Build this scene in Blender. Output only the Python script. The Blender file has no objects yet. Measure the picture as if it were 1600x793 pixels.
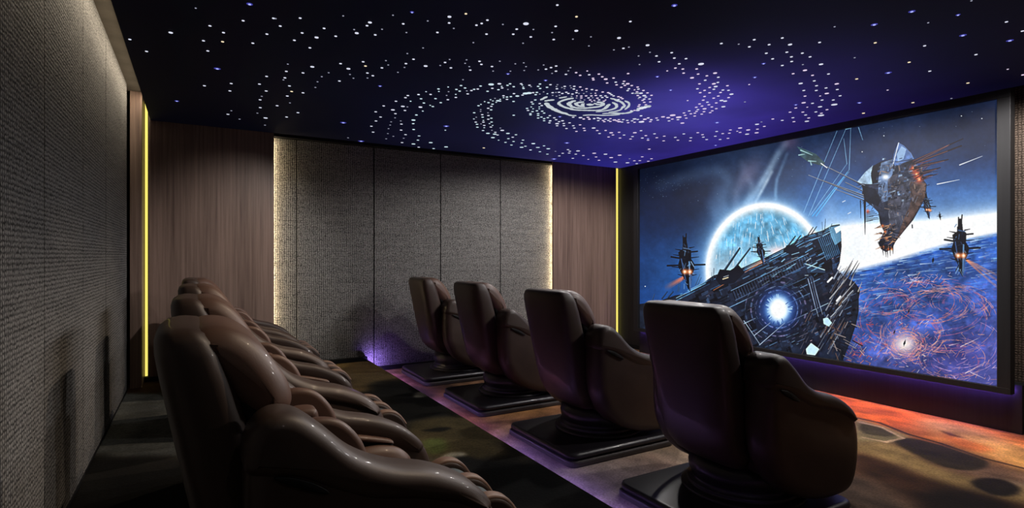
import bpy, bmesh, math, random
import numpy as np
from mathutils import Vector

C = bpy.context.scene.collection
rng = random.Random(7)

# ------------------------------------------------------------------ measures
CAM_Z = 1.45
F = 862.0
HX, HY = 800.0, 399.0
YAW = math.radians(29.87)
S_, C_ = math.sin(YAW), math.cos(YAW)
H_PLAT = 0.136           # rear platform
Z_STAR = 2.857           # underside of the star panel
Z_TOP = 3.077            # cove ceiling
X_BACK = -0.563          # fabric wall behind the rear row
X_SCR = 5.94             # wall behind the screen
Y_FAR = 6.86             # front of the timber panels on the far side wall
Y_NEAR = -1.6
X_EDGE = 1.865           # platform edge
X_PANEL = -0.403


def at_z(px, py, z):
    u = (px - HX) / F; v = (HY - py) / F
    d = (z - CAM_Z) / v
    return d * (S_ + u * C_), d * (C_ - u * S_)


def project(X, Y, Z):
    d = X * S_ + Y * C_
    r = X * C_ - Y * S_
    return HX + F * r / d, HY - F * (Z - CAM_Z) / d


# ------------------------------------------------------------------ materials
def new_mat(name):
    m = bpy.data.materials.new(name)
    m.use_nodes = True
    nt = m.node_tree
    b = nt.nodes['Principled BSDF']
    return m, nt, b


def N(nt, t, **kw):
    n = nt.nodes.new(t)
    for k, v in kw.items():
        setattr(n, k, v)
    return n


def ramp(nt, stops):
    r = N(nt, 'ShaderNodeValToRGB')
    e = r.color_ramp.elements
    while len(e) < len(stops):
        e.new(0.5)
    for el, (p, c) in zip(e, stops):
        el.position = p
        el.color = (*c, 1)
    return r


def lin(c):
    return tuple(((x / 255) / 12.92 if x / 255 <= 0.04045 else ((x / 255 + 0.055) / 1.055) ** 2.4) for x in c)


def plain(name, col, rough=0.5, spec=0.5, coat=0.0, metal=0.0, bump=None, coat_rough=0.05):
    m, nt, b = new_mat(name)
    b.inputs['Roughness'].default_value = rough
    b.inputs['Specular IOR Level'].default_value = spec
    b.inputs['Metallic'].default_value = metal
    b.inputs['Coat Weight'].default_value = coat
    b.inputs['Coat Roughness'].default_value = coat_rough
    tc = N(nt, 'ShaderNodeTexCoord')
    no = N(nt, 'ShaderNodeTexNoise')
    no.inputs['Scale'].default_value = 6
    no.inputs['Detail'].default_value = 4
    nt.links.new(tc.outputs['Object'], no.inputs['Vector'])
    r = ramp(nt, [(0.3, tuple(c * 0.85 for c in col)), (0.7, tuple(min(1, c * 1.12) for c in col))])
    nt.links.new(no.outputs['Fac'], r.inputs['Fac'])
    nt.links.new(r.outputs['Color'], b.inputs['Base Color'])
    if bump:
        n2 = N(nt, 'ShaderNodeTexNoise')
        n2.inputs['Scale'].default_value = bump[0]
        n2.inputs['Detail'].default_value = 3
        nt.links.new(tc.outputs['Object'], n2.inputs['Vector'])
        bp = N(nt, 'ShaderNodeBump')
        bp.inputs['Strength'].default_value = bump[1]
        bp.inputs['Distance'].default_value = 0.002
        nt.links.new(n2.outputs['Fac'], bp.inputs['Height'])
        nt.links.new(bp.outputs['Normal'], b.inputs['Normal'])
    return m


def emit(name, col, strength):
    m, nt, b = new_mat(name)
    b.inputs['Base Color'].default_value = (*[c * 0.2 for c in col], 1)
    b.inputs['Emission Color'].default_value = (*col, 1)
    b.inputs['Emission Strength'].default_value = strength
    return m


def fabric(name, dark, light, axis, scale=1.0):
    """coarse basket-woven wall cloth: warp and weft bumps over a dark ground, with slubs"""
    m, nt, b = new_mat(name)
    b.inputs['Roughness'].default_value = 0.95
    b.inputs['Specular IOR Level'].default_value = 0.1
    tc = N(nt, 'ShaderNodeTexCoord')
    L = nt.links.new

    def wave(direction, sc_, dist):
        w_ = N(nt, 'ShaderNodeTexWave', wave_type='BANDS', bands_direction=direction)
        w_.inputs['Scale'].default_value = sc_; w_.inputs['Distortion'].default_value = dist
        w_.inputs['Detail'].default_value = 2; w_.inputs['Detail Scale'].default_value = 2.2
        L(tc.outputs['Object'], w_.inputs['Vector'])
        return w_.outputs['Fac']

    wa = wave('X' if axis == 'x' else 'Y', 13.5 * scale, 3.0)
    wb = wave('Z', 15.5 * scale, 3.0)
    mul = N(nt, 'ShaderNodeMath', operation='MULTIPLY'); L(wa, mul.inputs[0]); L(wb, mul.inputs[1])
    mp2 = N(nt, 'ShaderNodeMapping'); mp2.inputs['Scale'].default_value = [70, 70, 130]
    L(tc.outputs['Object'], mp2.inputs['Vector'])
    n2 = N(nt, 'ShaderNodeTexNoise'); n2.inputs['Scale'].default_value = 1.0; n2.inputs['Detail'].default_value = 2
    L(mp2.outputs['Vector'], n2.inputs['Vector'])
    mp3 = N(nt, 'ShaderNodeMapping'); mp3.inputs['Scale'].default_value = [1.6, 1.6, 24]
    L(tc.outputs['Object'], mp3.inputs['Vector'])
    n3 = N(nt, 'ShaderNodeTexNoise'); n3.inputs['Scale'].default_value = 1.0; n3.inputs['Detail'].default_value = 4
    L(mp3.outputs['Vector'], n3.inputs['Vector'])
    a = N(nt, 'ShaderNodeMath', operation='MULTIPLY_ADD'); L(n2.outputs['Fac'], a.inputs[0]); a.inputs[1].default_value = 1.25; L(mul.outputs[0], a.inputs[2])
    a2 = N(nt, 'ShaderNodeMath', operation='MULTIPLY_ADD'); L(n3.outputs['Fac'], a2.inputs[0]); a2.inputs[1].default_value = 0.35; L(a.outputs[0], a2.inputs[2])
    mr = N(nt, 'ShaderNodeMapRange'); mr.inputs['From Min'].default_value = 0.62; mr.inputs['From Max'].default_value = 1.55
    L(a2.outputs[0], mr.inputs['Value'])
    r = ramp(nt, [(0.0, dark), (1.0, light)])
    L(mr.outputs[0], r.inputs['Fac']); L(r.outputs['Color'], b.inputs['Base Color'])
    bp = N(nt, 'ShaderNodeBump'); bp.inputs['Strength'].default_value = 0.5; bp.inputs['Distance'].default_value = 0.004
    L(a.outputs[0], bp.inputs['Height']); L(bp.outputs['Normal'], b.inputs['Normal'])
    return m


def wood(name, dark, light, rough=0.45):
    m, nt, b = new_mat(name)
    b.inputs['Roughness'].default_value = rough
    b.inputs['Specular IOR Level'].default_value = 0.35
    tc = N(nt, 'ShaderNodeTexCoord')
    mp = N(nt, 'ShaderNodeMapping'); mp.inputs['Scale'].default_value = [42, 42, 0.9]
    nt.links.new(tc.outputs['Object'], mp.inputs['Vector'])
    n1 = N(nt, 'ShaderNodeTexNoise'); n1.inputs['Scale'].default_value = 1.0; n1.inputs['Detail'].default_value = 6
    n1.inputs['Roughness'].default_value = 0.65
    nt.links.new(mp.outputs['Vector'], n1.inputs['Vector'])
    mp2 = N(nt, 'ShaderNodeMapping'); mp2.inputs['Scale'].default_value = [4, 4, 0.25]
    nt.links.new(tc.outputs['Object'], mp2.inputs['Vector'])
    n2 = N(nt, 'ShaderNodeTexNoise'); n2.inputs['Scale'].default_value = 1.0; n2.inputs['Detail'].default_value = 2
    nt.links.new(mp2.outputs['Vector'], n2.inputs['Vector'])
    a = N(nt, 'ShaderNodeMath', operation='MULTIPLY_ADD')
    nt.links.new(n2.outputs['Fac'], a.inputs[0]); a.inputs[1].default_value = 0.6
    nt.links.new(n1.outputs['Fac'], a.inputs[2])
    mr = N(nt, 'ShaderNodeMapRange'); mr.inputs['From Min'].default_value = 0.55; mr.inputs['From Max'].default_value = 1.05
    nt.links.new(a.outputs[0], mr.inputs['Value'])
    r = ramp(nt, [(0, dark), (1, light)])
    nt.links.new(mr.outputs[0], r.inputs['Fac'])
    nt.links.new(r.outputs['Color'], b.inputs['Base Color'])
    return m


def picture_image(name, arr):
    """arr: h x w x 3, display values, row 0 at the top"""
    h, w = arr.shape[:2]
    img = bpy.data.images.new(name, w, h, alpha=False)
    px = np.ones((h, w, 4), np.float32)
    px[..., :3] = np.clip(arr[::-1], 0, 1)
    img.pixels.foreach_set(px.ravel())
    img.update()
    img.pack()
    return img


# ------------------------------------------------------------------ object helpers
def link(o, parent=None):
    C.objects.link(o)
    if parent is not None:
        o.parent = parent
    return o


def mesh_obj(name, verts, faces, mat, parent=None, smooth=False, bevel=0, subsurf=0):
    me = bpy.data.meshes.new(name)
    me.from_pydata([tuple(v) for v in verts], [], faces)
    bm = bmesh.new(); bm.from_mesh(me)
    bmesh.ops.recalc_face_normals(bm, faces=bm.faces)
    bm.to_mesh(me); bm.free()
    me.materials.append(mat)
    if smooth:
        me.polygons.foreach_set('use_smooth', [True] * len(me.polygons))
    o = link(bpy.data.objects.new(name, me), parent)
    if bevel:
        md = o.modifiers.new('bevel', 'BEVEL'); md.width = bevel; md.segments = 3; md.limit_method = 'ANGLE'
    if subsurf:
        md = o.modifiers.new('sub', 'SUBSURF'); md.levels = subsurf; md.render_levels = subsurf
    return o


def box_geo(a, b):
    (x0, y0, z0), (x1, y1, z1) = a, b
    v = [(x0, y0, z0), (x1, y0, z0), (x1, y1, z0), (x0, y1, z0), (x0, y0, z1), (x1, y0, z1), (x1, y1, z1), (x0, y1, z1)]
    f = [(0, 3, 2, 1), (4, 5, 6, 7), (0, 1, 5, 4), (1, 2, 6, 5), (2, 3, 7, 6), (3, 0, 4, 7)]
    return v, f


def boxes(name, lst, mat, parent=None, bevel=0):
    V, Fc = [], []
    for a, b in lst:
        v, f = box_geo(a, b)
        k = len(V)
        V += v; Fc += [tuple(i + k for i in q) for q in f]
    return mesh_obj(name, V, Fc, mat, parent, bevel=bevel)


def tag(o, label, cat, group=None, kind=None):
    if label: o['label'] = label
    if cat: o['category'] = cat
    if group: o['group'] = group
    if kind: o['kind'] = kind
    return o


def structure(o, label=None):
    o['kind'] = 'structure'
    if label: o['label'] = label
    return o


def thing(name, label, cat, loc=(0, 0, 0), group=None):
    o = link(bpy.data.objects.new(name, None))
    o.location = loc
    o.empty_display_size = 0.1
    return tag(o, label, cat, group)


def catmull(pts, n=5):
    P = [Vector(p) for p in pts]
    out = []
    k = len(P)
    for i in range(k):
        p0, p1, p2, p3 = P[i - 1], P[i], P[(i + 1) % k], P[(i + 2) % k]
        for j in range(n):
            t = j / n
            out.append(0.5 * ((2 * p1) + (p2 - p0) * t + (2 * p0 - 5 * p1 + 4 * p2 - p3) * t * t + (3 * p1 - p0 - 3 * p2 + p3) * t ** 3))
    return out


def puffy(outline, layers, n=5, lim=0.42):
    """Pillow solid: a smooth closed XZ outline stacked along Y; layers = [(y, inset), ...].
    The inset is held back where the outline is narrow so that it never folds over."""
    O = catmull(outline, n)
    k = len(O)
    area = sum(O[i].x * O[(i + 1) % k].y - O[(i + 1) % k].x * O[i].y for i in range(k))
    if area < 0:
        O.reverse()
    nrm = []
    for i in range(k):
        t = (O[(i + 1) % k] - O[i - 1])
        t.normalize()
        nrm.append(Vector((-t.y, t.x)))
    room = []
    for i in range(k):
        best = 9.0
        p, d = O[i], nrm[i]
        for j in range(k):
            if j in (i, (i - 1) % k):
                continue
            a, b = O[j], O[(j + 1) % k]
            e = b - a
            den = d.x * e.y - d.y * e.x
            if abs(den) < 1e-9:
                continue
            w = a - p
            t = (w.x * e.y - w.y * e.x) / den
            s = (w.x * d.y - w.y * d.x) / den
            if t > 1e-4 and -0.01 <= s <= 1.01:
                best = min(best, t)
        room.append(best * lim)
    for _ in range(6):
        room = [min(room[i], 0.5 * room[i] + 0.25 * (room[i - 1] + room[(i + 1) % k])) for i in range(k)]
    V, Fc = [], []
    for (y, ins) in layers:
        for i in range(k):
            r = min(ins, room[i])
            q = O[i] + nrm[i] * r
            V.append((q.x, y, q.y))
    for l in range(len(layers) - 1):
        for i in range(k):
            j = (i + 1) % k
            Fc.append((l * k + i, l * k + j, (l + 1) * k + j, (l + 1) * k + i))
    Fc.append(tuple(range(k)))
    Fc.append(tuple((len(layers) - 1) * k + i for i in range(k)))
    return V, Fc


def rounded_layers(y0, y1, r, dome=0.0):
    """layers for puffy with rounded rims of radius r and a slight crown"""
    L = []
    if dome:
        L.append((y0 - dome, r * 3.0)); L.append((y0 - dome * 0.6, r * 1.9))
    for a in (0, 22, 45, 67, 90):
        t = math.radians(a)
        L.append((y0 + r * (1 - math.sin(t)), r * (1 - math.sin(t + 0)) if False else r * (1 - math.sin(t))))
    # replace the first group with a true quarter circle
    L = L[:2] if dome else []
    for a in (0, 22, 45, 67, 90):
        t = math.radians(a)
        L.append((y0 + r * (1 - math.cos(t)), r * (1 - math.sin(t))))
    for a in (90, 67, 45, 22, 0):
        t = math.radians(a)
        L.append((y1 - r * (1 - math.cos(t)), r * (1 - math.sin(t))))
    if dome:
        L.append((y1 + dome * 0.6, r * 1.9)); L.append((y1 + dome, r * 3.0))
    return L


def superloft(sections, n=40, e=3.2):
    """stack of superellipse sections (z, xc, hx, hy[, exponent])"""
    V, Fc = [], []
    for s in sections:
        z, xc, hx, hy = s[:4]
        ee = s[4] if len(s) > 4 else e
        for i in range(n):
            a = 2 * math.pi * i / n
            c, d = math.cos(a), math.sin(a)
            V.append((xc + hx * math.copysign(abs(c) ** (2 / ee), c), hy * math.copysign(abs(d) ** (2 / ee), d), z))
    m = len(sections)
    for l in range(m - 1):
        for i in range(n):
            j = (i + 1) % n
            Fc.append((l * n + i, l * n + j, (l + 1) * n + j, (l + 1) * n + i))
    Fc.append(tuple(range(n)))
    Fc.append(tuple((m - 1) * n + i for i in range(n)))
    return V, Fc


def lathe(profile, cx=0, n=48):
    V, Fc = [], []
    for r, z in profile:
        for i in range(n):
            a = 2 * math.pi * i / n
            V.append((cx + r * math.cos(a), r * math.sin(a), z))
    m = len(profile)
    for l in range(m - 1):
        for i in range(n):
            j = (i + 1) % n
            Fc.append((l * n + i, l * n + j, (l + 1) * n + j, (l + 1) * n + i))
    Fc.append(tuple(range(n)))
    Fc.append(tuple((m - 1) * n + i for i in range(n)))
    return V, Fc


def round_slab(x0, x1, y0, y1, z0, z1, r, b=0.01, n=8):
    ring = []
    for cx, cy, a0 in ((x1 - r, y1 - r, 0), (x0 + r, y1 - r, 90), (x0 + r, y0 + r, 180), (x1 - r, y0 + r, 270)):
        for i in range(n + 1):
            a = math.radians(a0 + 90 * i / n)
            ring.append((cx, cy, math.cos(a), math.sin(a)))
    V, Fc = [], []
    k = len(ring)
    for z, ins in ((z0, b * 0.6), (z0 + b * 0.6, 0), (z1 - b, 0), (z1 - b * 0.3, b * 0.3), (z1, b)):
        for cx, cy, c, s in ring:
            V.append((cx + (r - ins) * c, cy + (r - ins) * s, z))
    for l in range(4):
        for i in range(k):
            j = (i + 1) % k
            Fc.append((l * k + i, l * k + j, (l + 1) * k + j, (l + 1) * k + i))
    Fc.append(tuple(range(k))); Fc.append(tuple(4 * k + i for i in range(k)))
    return V, Fc

# ------------------------------------------------------------------ paint tools (numpy pictures for the carpet print, the star film and the film still)
def value_noise(h, w, cells, seed, octaves=4, gain=0.55):
    r = np.random.RandomState(seed)
    out = np.zeros((h, w), np.float32); amp = 1.0; tot = 0
    cy, cx = cells
    for o in range(octaves):
        gy, gx = max(2, int(cy * 2 ** o) + 2), max(2, int(cx * 2 ** o) + 2)
        g = r.rand(gy, gx).astype(np.float32)
        yy = np.linspace(0, gy - 2.001, h); xx = np.linspace(0, gx - 2.001, w)
        y0 = yy.astype(int); x0 = xx.astype(int)
        fy = (yy - y0)[:, None]; fx = (xx - x0)[None, :]
        fy = fy * fy * (3 - 2 * fy); fx = fx * fx * (3 - 2 * fx)
        a = g[y0][:, x0]; b = g[y0][:, x0 + 1]; c = g[y0 + 1][:, x0]; d = g[y0 + 1][:, x0 + 1]
        out += amp * ((a * (1 - fx) + b * fx) * (1 - fy) + (c * (1 - fx) + d * fx) * fy)
        tot += amp; amp *= gain
    return out / tot


def blur(m, r):
    r = int(max(1, r))
    for _ in range(2):
        for ax in (0, 1):
            pad = [(0, 0)] * m.ndim; pad[ax] = (r + 1, r)
            c = np.cumsum(np.pad(m, pad, mode='edge'), axis=ax, dtype=np.float64)
            n = m.shape[ax]
            hi = np.take(c, range(2 * r + 1, 2 * r + 1 + n), axis=ax); lo = np.take(c, range(0, n), axis=ax)
            m = ((hi - lo) / (2 * r + 1)).astype(np.float32)
    return m


class Canvas:
    def __init__(self, x0, y0, x1, y1, s):
        self.x0, self.y0, self.s = x0, y0, s
        self.w, self.h = int(round((x1 - x0) * s)), int(round((y1 - y0) * s))
        self.a = np.zeros((self.h, self.w, 3), np.float32)
        gy, gx = np.mgrid[0:self.h, 0:self.w].astype(np.float32)
        self.X = x0 + (gx + 0.5) / s; self.Y = y0 + (gy + 0.5) / s

    def poly_mask(self, pts):
        P = [((x - self.x0) * self.s, (y - self.y0) * self.s) for x, y in pts]
        xs = [p[0] for p in P]; ys = [p[1] for p in P]
        bx0, bx1 = max(0, int(min(xs)) - 1), min(self.w, int(max(xs)) + 2)
        by0, by1 = max(0, int(min(ys)) - 1), min(self.h, int(max(ys)) + 2)
        if bx0 >= bx1 or by0 >= by1:
            return None
        gy, gx = np.mgrid[by0:by1, bx0:bx1].astype(np.float32)
        gx += 0.5; gy += 0.5
        ins = np.zeros(gx.shape, bool)
        k = len(P)
        for i in range(k):
            (xa, ya), (xb, yb) = P[i], P[(i + 1) % k]
            if ya == yb:
                continue
            c = (ya > gy) != (yb > gy)
            ins ^= c & (gx < (xb - xa) * (gy - ya) / (yb - ya) + xa)
        return (slice(by0, by1), slice(bx0, bx1)), ins.astype(np.float32)

    def poly(self, pts, col, al=1.0, soft=0.0, tex=None):
        m = self.poly_mask(pts)
        if m is None:
            return
        sl, k = m
        if soft:
            full = np.zeros((self.h, self.w), np.float32); full[sl] = k
            k = blur(full, soft * self.s); sl = (slice(0, self.h), slice(0, self.w))
        k = (k * al)[..., None]
        c = np.array(col, np.float32) / 255
        if tex is not None:
            c = c * tex[sl][..., None]
        self.a[sl] = self.a[sl] * (1 - k) + c * k

    def line(self, p, q, wd, col, al=1.0, wd2=None, add=False, fade=0.0):
        wd2 = wd if wd2 is None else wd2
        mx = max(wd, wd2) + 1.5
        bx0 = max(0, int((min(p[0], q[0]) - mx - self.x0) * self.s)); bx1 = min(self.w, int((max(p[0], q[0]) + mx - self.x0) * self.s) + 1)
        by0 = max(0, int((min(p[1], q[1]) - mx - self.y0) * self.s)); by1 = min(self.h, int((max(p[1], q[1]) + mx - self.y0) * self.s) + 1)
        if bx0 >= bx1 or by0 >= by1:
            return
        sl = (slice(by0, by1), slice(bx0, bx1))
        X, Y = self.X[sl], self.Y[sl]
        dx, dy = q[0] - p[0], q[1] - p[1]
        L2 = dx * dx + dy * dy + 1e-9
        t = np.clip(((X - p[0]) * dx + (Y - p[1]) * dy) / L2, 0, 1)
        d = np.hypot(X - p[0] - t * dx, Y - p[1] - t * dy)
        hw = (wd + (wd2 - wd) * t) / 2
        k = np.clip((hw - d) * self.s + 0.5, 0, 1) * np.clip(hw * 2 * self.s, 0.15, 1) * al
        if fade:
            k = k * (1 - fade * t)
        k = k[..., None]
        c = np.array(col, np.float32) / 255
        self.a[sl] = self.a[sl] + c * k if add else self.a[sl] * (1 - k) + c * k

    def glow(self, x, y, rx, ry, col, al=1.0, p=2.0, rot=0.0):
        c, s = math.cos(rot), math.sin(rot)
        dx, dy = self.X - x, self.Y - y
        u = (dx * c + dy * s) / rx; v = (-dx * s + dy * c) / ry
        k = (np.exp(-np.power(u * u + v * v, p / 2)) * al)[..., None]
        col = np.array(col, np.float32) / 255
        self.a = self.a * (1 - k) + col * k


# ------------------------------------------------------------------ room materials
M = {}
M['cloth_grey'] = fabric('grey_woven_wall_cloth', lin((44, 44, 45)), lin((140, 139, 138)), 'y')
M['cloth_taupe'] = fabric('taupe_woven_wall_cloth', lin((42, 42, 42)), lin((158, 156, 153)), 'x')
M['cloth_brown'] = fabric('brown_woven_wall_cloth', lin((44, 37, 32)), lin((112, 98, 88)), 'y')
M['timber'] = wood('walnut_veneer', lin((92, 74, 66)), lin((150, 126, 114)))
M['timber_dark'] = wood('dark_stained_oak', lin((27, 27, 29)), lin((39, 39, 41)))
M['black'] = plain('matt_black_paint', (0.008, 0.008, 0.009), 0.7, 0.2)
M['cove'] = plain('taupe_cove_paint', lin((92, 86, 78)), 0.9, 0.1)
M['shell'] = plain('dark_wall_render', (0.03, 0.028, 0.027), 0.95, 0.1)
M['led_yellow'] = emit('yellow_led', (1.0, 0.84, 0.17), 1.0)
M['led_warm'] = emit('warm_white_led', (1.0, 0.80, 0.48), 42.0)
M['led_violet'] = emit('violet_led', (0.26, 0.12, 1.0), 75.0)
M['led_lilac'] = emit('lilac_led', (0.42, 0.29, 1.0), 230)
M['seam'] = plain('dark_seam', (0.006, 0.006, 0.006), 0.9, 0.1)


def carpet_material(name, arr):
    m, nt, b = new_mat(name)
    b.inputs['Roughness'].default_value = 0.95
    b.inputs['Specular IOR Level'].default_value = 0.15
    uv = N(nt, 'ShaderNodeUVMap')
    tx = N(nt, 'ShaderNodeTexImage'); tx.image = picture_image(name, arr); tx.extension = 'EXTEND'
    nt.links.new(uv.outputs['UV'], tx.inputs['Vector'])
    tc = N(nt, 'ShaderNodeTexCoord')
    n1 = N(nt, 'ShaderNodeTexNoise'); n1.inputs['Scale'].default_value = 70; n1.inputs['Detail'].default_value = 3
    nt.links.new(tc.outputs['Object'], n1.inputs['Vector'])
    mr = N(nt, 'ShaderNodeMapRange'); mr.inputs['From Min'].default_value = 0.25; mr.inputs['From Max'].default_value = 0.75
    mr.inputs['To Min'].default_value = 0.62; mr.inputs['To Max'].default_value = 1.3
    nt.links.new(n1.outputs['Fac'], mr.inputs['Value'])
    mx = N(nt, 'ShaderNodeVectorMath', operation='SCALE')
    nt.links.new(tx.outputs['Color'], mx.inputs[0]); nt.links.new(mr.outputs[0], mx.inputs['Scale'])
    nt.links.new(mx.outputs['Vector'], b.inputs['Base Color'])
    bp = N(nt, 'ShaderNodeBump'); bp.inputs['Strength'].default_value = 0.5; bp.inputs['Distance'].default_value = 0.006
    nt.links.new(n1.outputs['Fac'], bp.inputs['Height']); nt.links.new(bp.outputs['Normal'], b.inputs['Normal'])
    return m


def uv_planar(o, x0, y0, x1, y1):
    me = o.data
    uvl = me.uv_layers.new(name='UVMap')
    for lp in me.loops:
        v = me.vertices[lp.vertex_index].co
        uvl.data[lp.index].uv = ((v.x - x0) / (x1 - x0), (v.y - y0) / (y1 - y0))


# lower carpet: a nebula print in rust, ochre and umber (canvas in metres, y flipped)
CX0, CX1, CY0, CY1 = X_EDGE, X_SCR, Y_NEAR, 6.95
cv = Canvas(CX0, -CY1, CX1, -CY0, 90)
n1 = value_noise(cv.h, cv.w, (9, 5), 3, 5); n2 = value_noise(cv.h, cv.w, (6, 4), 11, 4); n3 = value_noise(cv.h, cv.w, (14, 9), 23, 4)
pal = np.array([[44, 31, 24], [90, 64, 47], [128, 95, 72], [150, 126, 100]], np.float32) / 255  # browns darkened to put the dim light behind the chairs into the print
t = np.clip((n1 - 0.3) / 0.4, 0, 0.999) * 3
i0 = t.astype(int); fr = (t - i0)[..., None]
cv.a = pal[i0] * (1 - fr) + pal[np.minimum(i0 + 1, 3)] * fr
k = np.clip((n2 - 0.5) * 4, 0, 1)[..., None] * 0.5
cv.a = cv.a * (1 - k) + np.array([188, 120, 70], np.float32) / 255 * k


def flc(pts, z=0.0):
    return [(v.x, v.y) for v in catmull([(a, b, 0) for a, b in fl(pts, z)], 5)]


def fl(pts, z=0.0):
    return [(lambda q: (q[0], -q[1]))(at_z(x, y, z)) for x, y in pts]


cv.poly(flc([(1290, 608), (1582, 676), (1640, 690), (1640, 740), (1520, 706), (1430, 683), (1380, 668), (1330, 652), (1290, 640)]), (236, 124, 52), 0.92, 0.07)
cv.poly(flc([(1300, 618), (1380, 634), (1440, 650), (1400, 668), (1335, 650)]), (226, 98, 28), 0.7, 0.06)
cv.poly(flc([(1440, 655), (1520, 668), (1580, 690), (1640, 712), (1640, 745), (1560, 720), (1480, 690)]), (222, 178, 100), 0.65, 0.08)
cv.poly(flc([(1470, 676), (1515, 688), (1550, 700), (1530, 706), (1490, 694)]), (222, 104, 40), 0.7, 0.04)
cv.poly(flc([(1335, 655), (1370, 662), (1420, 680), (1400, 690), (1360, 690), (1335, 690)]), (150, 140, 96), 0.7, 0.04)
cv.poly(flc([(1335, 690), (1400, 694), (1470, 730), (1530, 748), (1640, 770), (1640, 793), (1500, 770), (1400, 728), (1335, 705)]), (150, 122, 74), 0.85, 0.05)
cv.poly(flc([(1398, 690), (1420, 684), (1460, 692), (1510, 708), (1545, 722), (1530, 734), (1490, 732), (1450, 718)]), (46, 38, 25), 0.95, 0.02)
cv.poly(flc([(1345, 662), (1372, 666), (1400, 677), (1392, 682), (1350, 676)]), (66, 58, 36), 0.85, 0.02)
for (p, q) in (((1338, 652), (1375, 660)), ((1375, 660), (1420, 678)), ((1420, 678), (1470, 692)), ((1470, 692), (1540, 716)), ((1540, 716), (1620, 736))):
    (pa, qa) = fl([p, q])
    cv.line(pa, qa, 0.035, (60, 40, 28), 0.85)
for (p, q) in (((1344, 659), (1378, 667)), ((1378, 667), (1412, 684)), ((1412, 684), (1385, 690)), ((1385, 690), (1350, 683))):
    (pa, qa) = fl([p, q])
    cv.line(pa, qa, 0.03, (208, 170, 128), 0.8)
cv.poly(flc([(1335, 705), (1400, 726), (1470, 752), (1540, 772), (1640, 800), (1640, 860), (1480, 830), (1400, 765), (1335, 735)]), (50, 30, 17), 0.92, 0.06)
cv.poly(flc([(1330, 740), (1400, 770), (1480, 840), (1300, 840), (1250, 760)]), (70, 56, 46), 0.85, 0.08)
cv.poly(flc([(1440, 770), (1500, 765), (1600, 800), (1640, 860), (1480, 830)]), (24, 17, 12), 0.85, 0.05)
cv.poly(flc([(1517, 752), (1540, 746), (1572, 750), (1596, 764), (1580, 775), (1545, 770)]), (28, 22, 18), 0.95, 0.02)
cv.poly(flc([(1470, 672), (1490, 678), (1505, 683), (1485, 680)]), (70, 34, 18), 0.8, 0.015)
cv.poly(flc([(600, 585), (640, 600), (760, 650), (700, 610), (660, 588)]), (176, 112, 104), 0.45, 0.06)
cv.poly(flc([(690, 640), (760, 700), (800, 700), (740, 650)]), (178, 96, 56), 0.6, 0.08)
cv.poly(flc([(690, 612), (780, 600), (860, 640), (760, 650)]), (186, 136, 76), 0.45, 0.1)
for q in ((820, 700), (900, 750), (1000, 760)):  # soft pale grey patches near the platform edge
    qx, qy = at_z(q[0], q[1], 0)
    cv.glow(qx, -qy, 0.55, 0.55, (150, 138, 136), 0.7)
n4 = value_noise(cv.h, cv.w, (60, 36), 29, 3)
cv.a *= ((0.72 + 0.5 * n3) * (0.7 + 0.6 * n4))[..., None]
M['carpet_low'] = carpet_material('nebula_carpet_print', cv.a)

# platform carpet: the same print, its low light put into darker colours
UX0, UX1 = X_BACK, X_EDGE
cu = Canvas(UX0, -CY1, UX1, -CY0, 90)
n1 = value_noise(cu.h, cu.w, (10, 4), 31, 5); n2 = value_noise(cu.h, cu.w, (7, 3), 47, 4); n3 = value_noise(cu.h, cu.w, (40, 14), 5, 3)
pal = np.array([[14, 13, 12], [30, 28, 24], [62, 54, 40], [84, 76, 58]], np.float32) / 255
t = np.clip((n1 - 0.28) / 0.44, 0, 0.999) * 3
i0 = t.astype(int); fr = (t - i0)[..., None]
cu.a = pal[i0] * (1 - fr) + pal[np.minimum(i0 + 1, 3)] * fr


def fu(pts):
    return flc(pts, H_PLAT)


cu.poly(fu([(140, 700), (195, 615), (275, 612), (330, 690), (300, 712)]), (88, 92, 92), 0.85, 0.05)
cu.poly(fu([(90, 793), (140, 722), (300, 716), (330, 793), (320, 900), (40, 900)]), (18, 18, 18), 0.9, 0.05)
cu.poly(fu([(195, 612), (225, 597), (300, 593), (300, 610)]), (70, 44, 30), 0.8, 0.04)
cu.poly(fu([(470, 580), (545, 562), (580, 566), (620, 592), (600, 606), (520, 612)]), (112, 92, 58), 0.8, 0.06)
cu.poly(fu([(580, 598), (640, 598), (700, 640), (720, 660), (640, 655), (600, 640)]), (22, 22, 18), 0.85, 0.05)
cu.poly(fu([(650, 613), (660, 612), (664, 619), (648, 620)]), (150, 150, 132), 0.7, 0.015)
cu.poly(fu([(640, 660), (720, 652), (790, 700), (760, 715), (690, 715), (655, 700)]), (92, 80, 50), 0.85, 0.05)
cu.poly(fu([(660, 690), (690, 684), (700, 700), (675, 710)]), (92, 108, 52), 0.7, 0.03)
cu.poly(fu([(685, 722), (700, 708), (725, 706), (728, 712), (705, 720), (712, 734), (695, 738)]), (212, 204, 178), 0.9, 0.02)
cu.poly(fu([(706, 716), (730, 712), (760, 720), (850, 730), (880, 780), (760, 790), (715, 745)]), (14, 14, 13), 0.92, 0.03)  # front chairs' shadow painted into the carpet as a dark patch
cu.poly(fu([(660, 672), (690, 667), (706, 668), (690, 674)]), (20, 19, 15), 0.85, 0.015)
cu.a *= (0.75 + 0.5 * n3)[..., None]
M['carpet_up'] = carpet_material('dim_platform_carpet_print', cu.a)


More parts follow.
